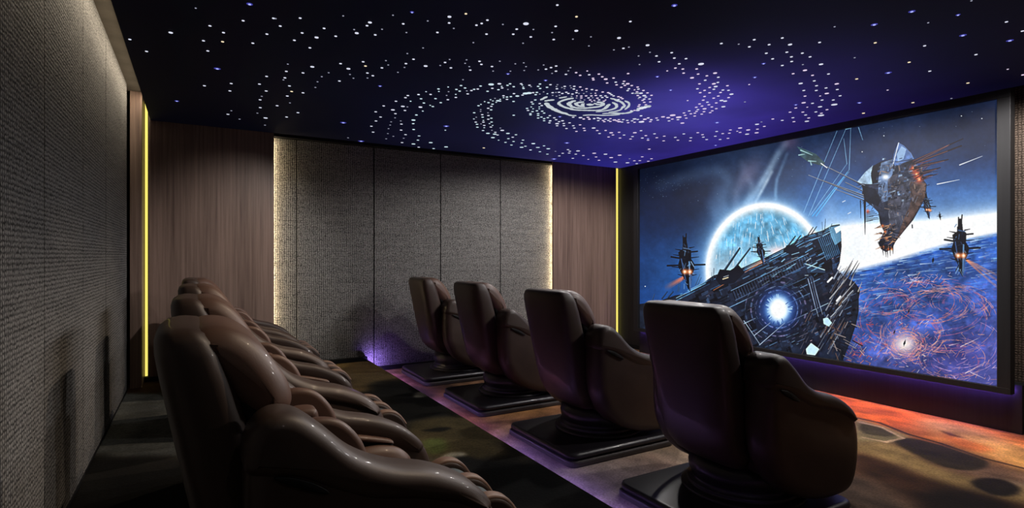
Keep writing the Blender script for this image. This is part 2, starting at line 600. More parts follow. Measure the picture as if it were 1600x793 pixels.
# ------------------------------------------------------------------ room shell
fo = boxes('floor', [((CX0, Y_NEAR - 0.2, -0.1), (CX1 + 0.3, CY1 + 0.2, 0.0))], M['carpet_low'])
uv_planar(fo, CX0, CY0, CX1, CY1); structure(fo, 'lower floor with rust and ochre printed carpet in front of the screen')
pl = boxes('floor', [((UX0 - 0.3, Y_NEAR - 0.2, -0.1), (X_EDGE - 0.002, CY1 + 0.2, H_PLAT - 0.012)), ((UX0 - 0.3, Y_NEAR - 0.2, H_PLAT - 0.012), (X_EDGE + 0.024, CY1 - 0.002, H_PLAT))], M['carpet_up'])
uv_planar(pl, UX0, CY0, UX1, CY1); structure(pl, 'raised rear platform with printed carpet in darkened colours')
ce = boxes('ceiling', [((X_BACK - 0.3, Y_NEAR - 0.2, Z_TOP), (X_SCR + 0.3, CY1 + 0.2, Z_TOP + 0.1))], M['cove']); structure(ce)

# wall behind the rear row: cloth panels with dark joints
wl = boxes('wall_left', [((X_BACK - 0.2, Y_NEAR, H_PLAT), (X_BACK - 0.03, 7.1, Z_TOP))], M['black']); structure(wl)
ys = [-1.6, -0.69, 0.25, 1.19, 2.13, 3.07, 4.01, 4.95, 5.89, 6.37]
for a, b in zip(ys[:-1], ys[1:]):
    p = boxes('fabric_panel', [((X_BACK - 0.03, a + 0.007, H_PLAT + 0.04), (X_BACK, b - 0.007, Z_TOP))], M['cloth_grey'], wl, bevel=0.003)
b_ = boxes('baseboard_left', [((X_BACK - 0.03, Y_NEAR, H_PLAT), (X_BACK - 0.008, 6.6, H_PLAT + 0.04))], M['black']); structure(b_)

# far side wall
wf = boxes('wall_back', [((X_BACK - 0.2, 6.975, 0), (X_SCR + 0.2, 7.1, Z_TOP))], M['black']); structure(wf)
for i, (a, b) in enumerate([(0.70, 1.045), (1.045, 1.97), (1.97, 2.88), (2.88, 3.80), (3.80, 4.73)]):
    p = boxes('fabric_panel', [((a + 0.006, 6.95, 0.02), (b - 0.006, 6.975, Z_STAR - 0.035))], M['cloth_taupe'], wf, bevel=0.003)
for a, b, c in ((-0.42, 0.785, 'wide'), (4.655, 5.872, 'right')):
    boxes('timber_panel', [((a, Y_FAR, (H_PLAT if a < 1 else 0) + 0.05), (b, Y_FAR + 0.04, Z_TOP - 0.01 if a < 0 else Z_STAR))], M['timber'], wf, bevel=0.002)
    boxes('batten', [((a + (0.1 if a > 1 else 0.02), Y_FAR + 0.04, 0.1), (b - (0.02 if a > 1 else 0.1), 6.975, Z_STAR - 0.01))], M['black'], wf)
pi = boxes('trim_1', [((X_BACK + 0.004, 6.6, H_PLAT), (-0.462, 6.95, Z_TOP))], M['timber'], bevel=0.002)
structure(pi, 'narrow timber pilaster in the far left corner')
for nm, a, b, z in (('baseboard_back', -0.46, X_EDGE, H_PLAT), ('baseboard_back', X_EDGE, X_SCR, 0.0)):
    o = boxes(nm, [((a, Y_FAR + 0.006, z), (b, Y_FAR + 0.068, z + 0.05))], M['black']); structure(o)
o = boxes('trim_2', [((0.79, Y_FAR + 0.03, Z_STAR - 0.03), (4.65, 6.975, Z_STAR + 0.01))], M['black']); structure(o, 'black strip standing for the shadow gap under the ceiling above the far wall cloth')  # black solid put in for the gap's shade

# screen wall and the wall behind the camera
ws = boxes('wall_right', [((X_SCR + 0.03, Y_NEAR, 0), (X_SCR + 0.2, 7.1, Z_TOP))], M['black']); structure(ws)
for a, b in ((-1.6, -0.62), (-0.62, 0.34), (0.34, 1.3), (1.3, 2.2)):
    boxes('fabric_panel', [((X_SCR, a + 0.004, 0.06), (X_SCR + 0.03, b - 0.004, Z_STAR))], M['cloth_brown'], ws, bevel=0.003)
boxes('timber_panel', [((X_SCR, 2.2, 0.06), (X_SCR + 0.03, 6.93, Z_STAR))], M['timber_dark'], ws)
o = boxes('baseboard_right', [((X_SCR - 0.012, Y_NEAR, 0), (X_SCR + 0.03, 6.9, 0.06))], M['black']); structure(o)
wn = boxes('wall_front', [((X_BACK - 0.2, Y_NEAR - 0.15, 0), (X_SCR + 0.2, Y_NEAR, Z_TOP))], M['shell']); structure(wn)

# ------------------------------------------------------------------ led strips
o = boxes('led_strip', [((-0.453, Y_FAR + 0.02, H_PLAT + 0.06), (-0.430, Y_FAR + 0.05, 3.05))], M['led_yellow'])
tag(o, 'tall yellow led strip in the far left corner beside the narrow timber pilaster', 'led light', 'vertical yellow led strips')
o = boxes('led_strip', [((5.895, Y_FAR + 0.02, 0.06), (X_SCR - 0.014, Y_FAR + 0.05, Z_STAR))], M['led_yellow'])
tag(o, 'thin yellow led strip in the far right corner, just left of the screen', 'led light', 'vertical yellow led strips')
for x, s in ((0.745, 'left'), (4.715, 'right')):
    o = boxes('edge_led_strip', [((x - 0.012, 6.905, 0.2), (x + 0.012, 6.93, Z_STAR - 0.05))], M['led_warm'])
    tag(o, 'warm strip behind the timber edge, glowing on the %s end of the far wall cloth' % s, 'led light', 'hidden strips beside the far wall cloth')
o = boxes('riser_led_strip', [((X_EDGE + 0.0, Y_NEAR + 0.3, H_PLAT - 0.027), (X_EDGE + 0.008, 6.94, H_PLAT - 0.0125))], M['led_lilac'])
tag(o, 'lilac led strip under the front edge of the rear platform', 'led light')
ns = boxes('trim_3', [((X_EDGE + 0.018, Y_NEAR, H_PLAT - 0.029), (X_EDGE + 0.024, 6.948, H_PLAT - 0.0125))], M['black'])
structure(ns, 'dark nosing along the edge of the rear platform')

# ------------------------------------------------------------------ cinema screen, its frame and plinth
SX, SY0, SY1, SZ0, SZ1 = 5.70, 1.93, 6.13, 0.383, 2.727
scr = thing('cinema_screen', 'large dark framed cinema screen showing a space battle over a blue planet', 'screen', (5.78, (SY0 + SY1) / 2, 0))
oy = -(SY0 + SY1) / 2
FB0, FB1, FT0, FT1 = SY0 - 0.088, SY1 + 0.088, SZ0 - 0.05, SZ1 + 0.068


def sb(x0, x1, y0, y1, z0, z1):
    return ((x0 - 5.78, y0 + oy, z0), (x1 - 5.78, y1 + oy, z1))


boxes('frame', [sb(5.66, 5.745, FB0, FB1, FT0, SZ0), sb(5.66, 5.745, FB0, FB1, SZ1, FT1), sb(5.66, 5.745, FB0, SY0, SZ0, SZ1), sb(5.66, 5.745, SY1, FB1, SZ0, SZ1)], M['timber_dark'], scr, bevel=0.003)
boxes('backing_panel', [sb(5.72, 5.90, SY0 - 0.03, SY1 + 0.03, SZ0 + 0.03, SZ1 + 0.03)], M['black'], scr)
boxes('mount_rail', [sb(5.89, 5.945, 2.6, 5.4, 1.2, 1.35), sb(5.89, 5.945, 2.6, 5.4, 2.0, 2.15)], M['black'], scr)
pn = boxes('trim_4', [((5.80, FB0 - 0.03, 0), (X_SCR + 0.01, FB1 + 0.03, 0.40))], M['timber_dark'], bevel=0.003)
structure(pn, 'dark plinth under the cinema screen')
o = boxes('plinth_led_strip', [((5.774, FB0 + 0.03, 0.338), (5.788, FB1 - 0.03, 0.350))], M['led_violet'])
tag(o, 'violet led strip under the bottom edge of the cinema screen', 'led light')

# ------------------------------------------------------------------ massage chairs
def leather(name, col, rough=0.36, coat=0.25):
    m = plain(name, col, rough, 0.45, coat, 0, (260, 0.12))
    return m


M['hide'] = leather('dark_brown_leather', lin((59, 44, 37)), 0.52, 0.12)
M['hide_soft'] = leather('brown_soft_leather', lin((94, 69, 58)), 0.5, 0.06)
M['hide_light'] = leather('tan_leather_rim', lin((118, 92, 78)), 0.5, 0.05)
M['teal'] = leather('grey_teal_upholstery', lin((62, 74, 78)), 0.6, 0.05)
M['slot'] = plain('black_slot', (0.004, 0.004, 0.004), 0.6, 0.2)
M['mesh'] = plain('black_mesh_cloth', (0.010, 0.009, 0.009), 0.8, 0.2, bump=(180, 0.9))
M['base_gloss'] = plain('dark_plum_base_plastic', lin((36, 33, 38)), 0.38, 0.4, 0.12)
M['base_dull'] = plain('dark_grey_base_edge', lin((58, 52, 50)), 0.5, 0.3)

ARM = [(-.335, .80), (-.322, .885), (-.275, .935), (-.205, .93), (-.13, .87), (-.03, .775), (.09, .715), (.24, .675), (.37, .615), (.455, .53),
       (.49, .42), (.485, .28), (.44, .165), (.36, .12), (.2, .118), (.03, .15), (-.12, .21), (-.24, .31), (-.315, .45), (-.335, .62)]
PAD = [(-.340, .80), (-.328, .893), (-.277, .945), (-.202, .940), (-.122, .880), (-.02, .785), (.095, .725), (.245, .683), (.375, .618), (.448, .545),
       (.43, .505), (.39, .515), (.30, .56), (.16, .605), (.02, .635), (-.10, .69), (-.20, .745), (-.28, .765)]
WING = [(-.24, .77), (-.21, .835), (-.14, .875), (-.06, .868), (.0, .825), (.045, .75), (.05, .66), (-.05, .63), (-.18, .66)]
THIGH = [(.02, .52), (.08, .575), (.19, .595), (.30, .575), (.36, .52), (.33, .46), (.2, .435), (.07, .45)]
HEAD = [(-.475, 1.14), (-.45, 1.188), (-.37, 1.186), (-.298, 1.142), (-.238, 1.07), (-.193, .99), (-.184, .925), (-.22, .892), (-.285, .89), (-.34, .94), (-.395, 1.01), (-.445, 1.08)]
RAIL = [(.36, .34), (.43, .44), (.52, .475), (.595, .455), (.65, .39), (.665, .29), (.63, .19), (.56, .135), (.47, .14), (.40, .22)]


def mirror(vf):
    v, f = vf
    return [(x, -y, z) for x, y, z in v], [tuple(reversed(q)) for q in f]


def both(name, vf, mat, root, label=None, subs=()):
    out = []
    for k, g in enumerate((vf, mirror(vf))):
        o = mesh_obj(name, g[0], g[1], mat, root, smooth=True)
        out.append(o)
    return out


def make_chair(front):
    """one chair, origin on the floor under the pedestal, facing +X"""
    root = thing('massage_chair', 'brown leather massage chair', 'massage chair', (0, 0, 0), 'brown massage chairs facing the screen')
    # back shell: wide rounded hull leaning back
    sec = [(.285, -.175, .05, .15), (.30, -.205, .085, .195), (.34, -.245, .108, .222), (.40, -.285, .122, .238), (.48, -.318, .126, .248), (.6, -.348, .126, .257),
           (.75, -.384, .120, .265), (.9, -.42, .113, .271), (1.03, -.452, .106, .275), (1.11, -.473, .098, .274), (1.15, -.484, .088, .267),
           (1.175, -.492, .073, .255), (1.188, -.496, .053, .235), (1.193, -.498, .025, .205)]
    sh = mesh_obj('back_shell', *superloft(sec, 56, 3.6), M['hide'], root, smooth=True)
    # inner back: dark mesh cloth between shell and headrest
    sec = [(.40, -.13, .06, .20), (.5, -.155, .085, .225), (.7, -.20, .09, .235), (.88, -.255, .085, .235), (.98, -.30, .06, .225), (1.0, -.31, .03, .19)]
    mesh_obj('back_cushion', *superloft(sec, 40, 4), M['mesh'], root, smooth=True)
    hd = mesh_obj('headrest', *puffy(HEAD, rounded_layers(-.25, .25, .075), 6, .40), M['hide_soft'], root, smooth=True)
    # seat pan, seat cushion
    seat = [(-.22, .40), (-.1, .37), (.1, .385), (.33, .43), (.40, .41), (.41, .3), (.36, .2), (.2, .16), (.03, .18), (-.12, .24), (-.22, .32)]
    mesh_obj('seat_pan', *puffy(seat, rounded_layers(-.285, .285, .03), 5), M['hide'], root, smooth=True)
    cush = [(-.12, .40), (-.02, .435), (.14, .45), (.32, .485), (.385, .47), (.39, .42), (.3, .39), (.1, .37), (-.08, .365)]
    mesh_obj('seat_cushion', *puffy(cush, rounded_layers(-.15, .15, .03), 5), M['hide_soft'], root, smooth=True)
    # arms
    outer = [(.262, .03), (.27, .008), (.285, 0), (.36, 0), (.385, .006), (.404, .02), (.416, .042), (.421, .062), (.423, .08)]
    arms = both('side_shell', puffy(ARM, outer, 6, .3), M['hide'], root)
    padl = [(.255, .03), (.262, .010), (.275, 0), (.375, 0), (.402, .004), (.420, .014), (.430, .03), (.433, .042)]
    pads = both('armrest', puffy(PAD, padl, 6), M['hide'], root)
    vent = puffy([(-.265, .778), (-.22, .77), (-.16, .742), (-.115, .708), (-.125, .702), (-.18, .725), (-.24, .757)], [(.41, .002), (.4345, 0), (.4355, .002)], 4)
    for a, g in zip(pads, (vent, mirror(vent))):
        mesh_obj('vent_slot', *g, M['slot'], a, smooth=True)
    both('shoulder_wing', puffy(WING, rounded_layers(.205, .262, .022), 6), M['hide_soft'], root)
    both('thigh_cushion', puffy(THIGH, [(.15, .08), (.155, .05), (.17, .02), (.19, 0), (.225, 0), (.25, .02), (.262, .05)], 6), M['hide_soft'], root)
    ctl = puffy([(-.02, .655), (.12, .64), (.27, .60), (.30, .575), (.29, .545), (.20, .555), (.05, .585), (-.03, .60)], [(.235, .02), (.24, .004), (.25, 0), (.264, 0)], 4)
    cps = both('control_panel', ctl, M['slot'], root)
    bar = puffy([(-.01, .662), (.12, .648), (.27, .608), (.298, .588), (.27, .588), (.12, .622), (-.01, .637)], [(.222, .012), (.228, .002), (.24, 0), (.262, 0)], 4)
    for a, g in zip(cps, (bar, mirror(bar))):
        mesh_obj('grip_bar', *g, M['hide_soft'], a, smooth=True)
    # small shoulder roller pads between headrest and wing
    rp = puffy([(-.155, .76), (-.15, .815), (-.125, .83), (-.07, .827), (-.05, .805), (-.05, .75), (-.07, .73), (-.135, .73)], rounded_layers(.06, .16, .025), 5)
    both('shoulder_roller_pad', rp, M['hide_soft'], root)
    # leg rest: three padded rails with two calf wells between them
    leg = [(.34, .40), (.40, .42), (.46, .38), (.50, .3), (.50, .2), (.45, .15), (.36, .15), (.31, .25)]
    lr = mesh_obj('leg_rest', *puffy(leg, rounded_layers(-.25, .25, .03), 5), M['teal'], root, smooth=True)
    for yc in (-.215, 0, .215):
        r = mesh_obj('calf_rail', *puffy(RAIL, [(y + yc, i) for y, i in rounded_layers(-.035, .035, .018)], 5), M['hide'], lr, smooth=True)
        mesh_obj('rail_cap', *puffy([(.40, .41), (.45, .455), (.52, .484), (.60, .463), (.655, .397), (.645, .385), (.585, .435), (.52, .455), (.46, .432), (.41, .395)],
                                    [(y + yc, i) for y, i in rounded_layers(-.029, .029, .012)], 5), M['hide_light'], lr, smooth=True)
    for yc in (-.107, .107):
        mesh_obj('calf_pad', *puffy([(.36, .32), (.435, .42), (.52, .455), (.587, .436), (.636, .375), (.645, .28), (.60, .19), (.50, .17), (.42, .21)],
                                    [(y + yc, i) for y, i in rounded_layers(-.075, .075, .03)], 5), M['teal'], lr, smooth=True)
    if front:
        prof = [(.34, .088), (.345, .098), (.34, .112), (.315, .118), (.305, .124), (.31, .132), (.305, .142), (.28, .146), (.285, .165), (.298, .195), (.302, .225), (.295, .26), (.265, .29), (.20, .315)]
        mesh_obj('pedestal', *lathe(prof, -.0, 64), M['base_gloss'], root, smooth=True)
        bp = mesh_obj('base_plate', *round_slab(-.59, .40, -.45, .45, 0.0, .042, .07, .012), M['base_dull'], root, bevel=0)
        mesh_obj('base_cover', *round_slab(-.585, .395, -.44, .44, .048, .09, .075, .02), M['base_gloss'], bp, smooth=True)
        mesh_obj('base_gasket', *round_slab(-.57, .385, -.425, .425, .040, .050, .07, .002), M['slot'], bp)
    else:
        prof = [(.33, .128), (.335, .14), (.33, .158), (.305, .164), (.30, .172), (.315, .18), (.31, .2), (.30, .24), (.25, .28), (.20, .31)]
        mesh_obj('pedestal', *lathe([(r * .85, z) for r, z in prof], -.0, 64), M['base_gloss'], root, smooth=True)
    return root


def copy_chair(src):
    r = src.copy(); C.objects.link(r)
    for ch in list(src.children):
        c = ch.copy(); C.objects.link(c); c.parent = r
        for g in ch.children:
            d = g.copy(); C.objects.link(d); d.parent = c
    return r


CY = [2.15, 3.49, 4.86, 6.20]
FL = ['front row massage chair nearest the camera, its back covering the lower left of the screen',
      'front row massage chair second nearest the camera, in front of the right timber panel',
      'front row massage chair third from the camera, against the far grey wall cloth',
      'front row massage chair farthest from the camera, leftmost on the lower floor']
RL = ['rear row massage chair nearest the camera, large in the lower left of the picture',
      'rear row massage chair second nearest the camera, headrest just behind the big foreground one',
      'rear row massage chair third from the camera on the dark platform',
      'rear row massage chair farthest from the camera, by the wide timber wall panel']
front0 = make_chair(True)
rear0 = make_chair(False)
for i, y in enumerate(CY):
    f = front0 if i == 0 else copy_chair(front0)
    f.location = (2.80, y, 0.0); f['label'] = FL[i]
    r = rear0 if i == 0 else copy_chair(rear0)
    r.location = (0.46, y - 0.02, 0.04); r['label'] = RL[i]
for r in [o for o in bpy.data.objects if o.get('label') in RL]:
    for ch in r.children:
        if ch.name.startswith('pedestal'):
            ch.location.z = H_PLAT - 0.04 - 0.128 + 0.002

# ------------------------------------------------------------------ the film still on the screen
c3 = lambda x, y: (1230 + x / 3.303, 180 + y / 3.303)
c4 = lambda x, y: (1000 + x / 3.05, 340 + y / 3.05)
c2 = lambda x, y: (1000 + x / 3.967, 200 + y / 3.967)
c5 = lambda x, y: (1300 + x / 2.403, 350 + y / 2.403)
P = Canvas(985, 140, 1580, 625, 2.6)
pr = random.Random(21)
X, Y = P.X, P.Y
na = value_noise(P.h, P.w, (5, 6), 61, 5); nb = value_noise(P.h, P.w, (12, 14), 62, 4); nc = value_noise(P.h, P.w, (60, 70), 63, 3)
# night sky, lighter towards the lower left and the far right
t = np.clip((Y - 200) / 260, 0, 1)[..., None]
P.a = (np.array([22, 32, 58]) * (1 - t) + np.array([24, 58, 118]) * t).astype(np.float32) / 255
P.glow(1000, 275, 110, 60, (5, 10, 24), .85)
P.glow(1040, 330, 70, 50, (14, 26, 58), .7)
P.glow(1180, 250, 90, 55, (58, 80, 118), .5)
P.glow(1150, 200, 180, 40, (34, 42, 66), .6)
P.glow(1500, 290, 130, 60, (46, 84, 150), .6)
P.glow(1400, 210, 120, 40, (32, 44, 72), .5)
P.glow(1290, 330, 60, 80, (48, 104, 180), .6)
P.glow(1480, 305, 130, 30, (70, 122, 200), .7)
P.glow(1330, 345, 60, 50, (120, 180, 246), .5)
P.glow(1060, 430, 60, 60, (34, 84, 150), .6)
P.a *= (0.72 + 0.56 * na)[..., None]
P.a *= (0.9 + 0.2 * nc)[..., None]
# wisps rising from the bright world
def wisp(path, w, al, col=(170, 200, 228), r=8):
    m = P.a.copy()
    k_ = np.zeros((P.h, P.w), np.float32)
    n_ = len(path) - 1
    for i_ in range(n_):
        P.a[:] = 0
        P.line(path[i_], path[i_ + 1], w, (255, 255, 255), 1.0 - .8 * i_ / n_)
        k_ = np.maximum(k_, P.a[..., 0])
    P.a[:] = m
    k_ = np.clip(blur(k_, r) * (0.55 + 0.9 * nb), 0, 1)[..., None] * al
    P.a[:] = m * (1 - k_) + np.array(col, np.float32) / 255 * k_


wisp([(1170, 318), (1180, 302), (1192, 282), (1204, 262), (1216, 240), (1228, 224)], 9, .75)
wisp([(1180, 316), (1190, 298), (1200, 280), (1206, 268)], 4, .7, (216, 234, 248), 4)
wisp([(1164, 318), (1172, 304), (1176, 290), (1168, 278)], 7, .45)
wisp([(1212, 312), (1212, 296), (1214, 280), (1222, 260), (1230, 240)], 4, .5, (150, 196, 236), 4)
wisp([(1130, 330), (1128, 310), (1138, 290), (1134, 274), (1120, 266), (1090, 272), (1060, 280), (1030, 290)], 16, .42, (120, 156, 204), 16)
wisp([(1120, 340), (1112, 318), (1122, 296), (1118, 282)], 14, .3, (110, 150, 204), 14)
wisp([(1150, 320), (1150, 300), (1158, 284), (1164, 268), (1160, 254)], 10, .35, (140, 150, 190), 10)
P.glow(1171, 272, 14, 26, (140, 120, 150), .35, rot=.5)
P.glow(1235, 222, 14, 14, (120, 90, 120), .35)
for _ in range(150):
    x, y = pr.uniform(1000, 1560), pr.uniform(160, 340)
    s = pr.uniform(.25, .7)
    P.line((x, y), (x + .1, y), s, (190, 214, 240), pr.uniform(.3, .9))
for _ in range(60):
    x, y = pr.gauss(1040, 25), pr.gauss(290, 8)
    P.line((x, y), (x + .1, y), .5, (170, 200, 230), .5)
for x, y in ((1381, 212), (1347, 237), (1502, 181), (1534, 185), (1008, 447)):
    P.line((x, y), (x + .2, y), 1.6, (235, 242, 255))

# the big planet below: limb glow then surface
limb = np.interp(X[0], [1250, 1290, 1330, 1400, 1480, 1580], [372, 358, 352, 350, 343, 331]).astype(np.float32)[None, :]
low = np.interp(X[0], [1250, 1330, 1400, 1450, 1500, 1580], [430, 420, 402, 386, 372, 356]).astype(np.float32)[None, :]
sx = np.clip((X - 1255) / 50, 0, 1)
halo = np.exp(-np.clip(limb - Y, 0, None) / 26) * sx
k = (halo * .9)[..., None]
P.a = P.a * (1 - k) + np.array([112, 176, 244], np.float32) / 255 * k
halo = np.exp(-np.clip(limb - Y, 0, None) / 11) * sx
k = halo[..., None]
P.a = P.a * (1 - k) + np.array([250, 253, 255], np.float32) / 255 * k
below = np.clip((Y - low) / 10, 0, 1) * (X > 1235)
dpt = np.clip((Y - low) / 230, 0, 1)[..., None]
surf = np.array([46, 92, 172]) * (1 - dpt) + np.array([76, 74, 142]) * dpt
surf = surf.astype(np.float32) / 255
tx = np.clip((nb - .5) * 2.2, -.6, .9)[..., None]
surf = surf * (1 + .5 * tx) * (0.75 + 0.5 * nc)[..., None]
k = below[..., None]
P.a = P.a * (1 - k) + surf * k


def limb_y(x):
    return float(np.interp(x, [1250, 1330, 1400, 1450, 1500, 1580], [430, 420, 402, 386, 372, 356]))


for _ in range(420):                                   # cloud streaks under the limb
    x = pr.uniform(1320, 1575); q = pr.random() ** 1.6
    y = limb_y(x) + 4 + q * 85
    L = pr.uniform(6, 26)
    s = pr.choice([(190, 226, 250), (120, 180, 236), (18, 34, 88), (80, 140, 214), (226, 240, 252)])
    P.line((x, y), (x + L, y - L * .14 + pr.uniform(-1.5, 1.5)), pr.uniform(.6, 2.4), s, pr.uniform(.15, .55) * (1 - q * .5), .3)
for _ in range(260):                                   # violet haze patches
    x = pr.uniform(1300, 1570); y = pr.uniform(440, 605)
    L = pr.uniform(5, 22)
    s = pr.choice([(92, 84, 168), (60, 66, 150), (30, 32, 84), (120, 92, 160), (40, 66, 140)])
    P.line((x, y), (x + L, y - L * .1 + pr.uniform(-4, 4)), pr.uniform(1.5, 6), s, pr.uniform(.12, .3), 1.0)
P.glow(1530, 580, 60, 40, (86, 98, 178), .5)
P.glow(1500, 555, 40, 30, (70, 62, 140), .4)


def swirl(cx, cy, rx, ry, a0, a1, col, n, al, wd=.8):
    for _ in range(n):
        s = pr.uniform(.82, 1.12); a = math.radians(pr.uniform(a0, a1)); da = math.radians(pr.uniform(10, 40))
        k_ = 8
        pts = [(cx + rx * s * math.cos(a + da * i / k_), cy + ry * s * math.sin(a + da * i / k_)) for i in range(k_ + 1)]
        for p, q in zip(pts[:-1], pts[1:]):
            P.line(p, q, pr.uniform(.4, 1) * wd, col, al)


swirl(1462, 480, 78, 42, 180, 420, (196, 110, 150), 26, .5)
swirl(1440, 470, 62, 34, 200, 440, (228, 120, 110), 24, .55, .9)
swirl(1405, 500, 60, 40, 60, 300, (214, 96, 100), 22, .5)
swirl(1470, 470, 40, 22, 150, 400, (220, 140, 120), 16, .5)
swirl(1500, 540, 60, 40, -60, 120, (214, 170, 220), 14, .6)
for (sx2, sy2, rx2, ry2) in ((1460, 478, 58, 26), (1480, 500, 74, 50), (1425, 520, 46, 34), (1414, 538, 30, 24), (1414, 538, 20, 16), (1500, 470, 42, 22), (1380, 470, 46, 20), (1490, 560, 50, 30)):
    swirl(sx2, sy2, rx2, ry2, 0, 360, (240, 158, 140), 34, .6, .7)
    swirl(sx2 + 4, sy2 + 3, rx2 * .8, ry2 * .8, 0, 360, (190, 100, 140), 20, .5, .7)
for (cx, cy, sx_, sy_, n, cols) in ((1415, 538, 34, 24, 190, [(255, 196, 176), (250, 140, 96), (255, 232, 226), (226, 90, 70), (240, 170, 200)]),
                                    (1340, 555, 24, 22, 110, [(214, 76, 50), (240, 130, 80), (150, 50, 46), (190, 90, 110)]),
                                    (1432, 438, 22, 7, 70, [(240, 210, 226), (230, 160, 150), (220, 190, 240)]),
                                    (1460, 535, 34, 18, 70, [(214, 120, 120), (236, 170, 130), (180, 110, 150)]),
                                    (1515, 578, 40, 18, 60, [(200, 150, 200), (226, 190, 230), (214, 140, 130)]),
                                    (1385, 480, 40, 26, 60, [(200, 90, 84), (170, 100, 140)]),
                                    (1365, 440, 26, 12, 36, [(196, 110, 130), (180, 150, 200)])):
    for _ in range(n):
        x, y = pr.gauss(cx, sx_), pr.gauss(cy, sy_)
        if y < limb_y(x) + 20: continue
        L = pr.uniform(2, 11); a = pr.choice([-.9, -.5, .2, .8, 2.2]) + pr.uniform(-.3, .3)
        P.line((x, y), (x + L * math.cos(a), y + L * math.sin(a)), pr.uniform(.35, .9), pr.choice(cols), pr.uniform(.35, .9))
for _ in range(620):
    x = pr.uniform(1310, 1570); y = pr.uniform(400, 608)
    if y < limb_y(x) + 26 or na[min(P.h - 1, int((y - P.y0) * P.s)), min(P.w - 1, int((x - P.x0) * P.s))] < .46: continue
    a = math.atan2((y - 500) * 1.4, x - 1450) + 1.57 + pr.uniform(-.4, .4); L = pr.uniform(2, 9)
    P.line((x, y), (x + L * math.cos(a), y + L * .55 * math.sin(a)), pr.uniform(.3, .6), pr.choice([(236, 120, 100), (214, 90, 84), (230, 150, 170), (250, 190, 150), (150, 90, 150)]), pr.uniform(.2, .6))
P.glow(1413, 537, 26, 20, (236, 150, 140), .45)
P.glow(1413, 537, 15, 12, (255, 246, 240), .85)
for (a, b) in (((482, 460), (555, 425)), ((500, 560), (580, 515)), ((440, 455), (480, 445)), ((520, 555), (575, 580))):
    P.line(c5(*a), c5(*b), .9, (244, 206, 216), .9, .3)

# the bright world
cx, cy, rx, ry = 1196, 424, 93, 106
d = np.sqrt(((X - cx) / rx) ** 2 + ((Y - cy) / ry) ** 2)
up = np.clip(1.25 - (Y - 316) / 190, 0, 1)
k = (np.exp(-np.clip(d - 1, 0, None) / .16) * .95 * np.clip(up + .2, 0, 1))[..., None]
P.a = P.a * (1 - k) + np.array([140, 198, 250], np.float32) / 255 * k
k = (np.exp(-np.clip(d - 1, 0, None) / .035) * up)[..., None]
P.a = P.a * (1 - k) + k
ins = np.clip((1 - d) * 60, 0, 1)
rim = np.clip((d - .80) / .16, 0, 1) ** 1.6
wd = np.array([104, 176, 216], np.float32) / 255 * (0.55 + 0.75 * nb)[..., None] * (0.75 + .5 * nc)[..., None]
wd = wd * (1 - rim[..., None]) + rim[..., None]
lowg = np.clip((Y - 370) / 50, 0, 1)[..., None] * .55
wd = wd * (1 - lowg) + np.array([216, 232, 246], np.float32) / 255 * lowg
P.a = P.a * (1 - ins[..., None]) + wd * ins[..., None]
for _ in range(230):
    a = pr.uniform(-2.9, -.25); r = pr.uniform(.35, .9)
    x, y = cx + rx * r * math.cos(a), cy + ry * r * math.sin(a)
    L = pr.uniform(3, 13)
    P.line((x, y), (x + pr.uniform(1.5, 4) * (1 if a > -1.57 else -.2), y + L), pr.uniform(.3, 1.0), pr.choice([(240, 250, 255), (255, 255, 255), (70, 130, 176), (200, 232, 250)]), pr.uniform(.3, .85))
P.glow(1215, 392, 16, 8, (244, 218, 220), .8)
# blue beams
for a, b in (((85, 500), (258, 78)), ((110, 520), (302, 72)), ((302, 72), (330, 66)), ((130, 520), (320, 280)), ((320, 280), (328, 66)), ((148, 522), (320, 290)), ((120, 515), (308, 250)), ((308, 250), (292, 120)), ((368, 62), (390, 128))):
    P.line(c3(*a), c3(*b), .9, (140, 196, 240), .75, .5)
for a, b in (((130, 520), (290, 318)), ((150, 518), (312, 292)), ((150, 518), (250, 380))):
    P.line(c3(*a), c3(*b), 1.6, (86, 176, 244), .8, .7)
for a, b in (((890, 256), (1008, 210)), ((774, 355), (888, 332))):
    P.line(c3(*a), c3(*b), 1.6, (236, 246, 255), .95, .5)
for a, b in (((285, 447), (300, 440)), ((313, 508), (328, 500)), ((320, 568), (342, 555)), ((378, 574), (390, 566))):
    P.line(c3(*a), c3(*b), 1.0, (220, 238, 255), .9)
P.glow(1296, 352, 14, 40, (190, 220, 250), .35)

# battle station, lower left: a slab running up to the right
slab = [(990, 476), (1030, 470), (1055, 461), (1075, 458), (1115, 430), (1160, 418), (1200, 400), (1232, 384), (1258, 368), (1285, 360), (1300, 352), (1312, 350), (1314, 362), (1315, 385),
        (1312, 410), (1308, 420), (1320, 432), (1335, 440), (1344, 452), (1342, 466), (1342, 485), (1338, 505), (1330, 530), (1318, 560), (1300, 585), (1260, 600), (990, 600)]
tx = (0.55 + 0.9 * nc)
P.poly(slab, (26, 34, 52), 1.0, 0.0, tx)
U = (.905, -.425); W = (.36, .933)


def sp(o, u, w):
    return (o[0] + U[0] * u + W[0] * w, o[1] + U[1] * u + W[1] * w)


def inside(p):
    r = False
    for i in range(len(slab)):
        (xa, ya), (xb, yb) = slab[i], slab[(i + 1) % len(slab)]
        if (ya > p[1]) != (yb > p[1]) and p[0] < (xb - xa) * (p[1] - ya) / (yb - ya) + xa:
            r = not r
    return r


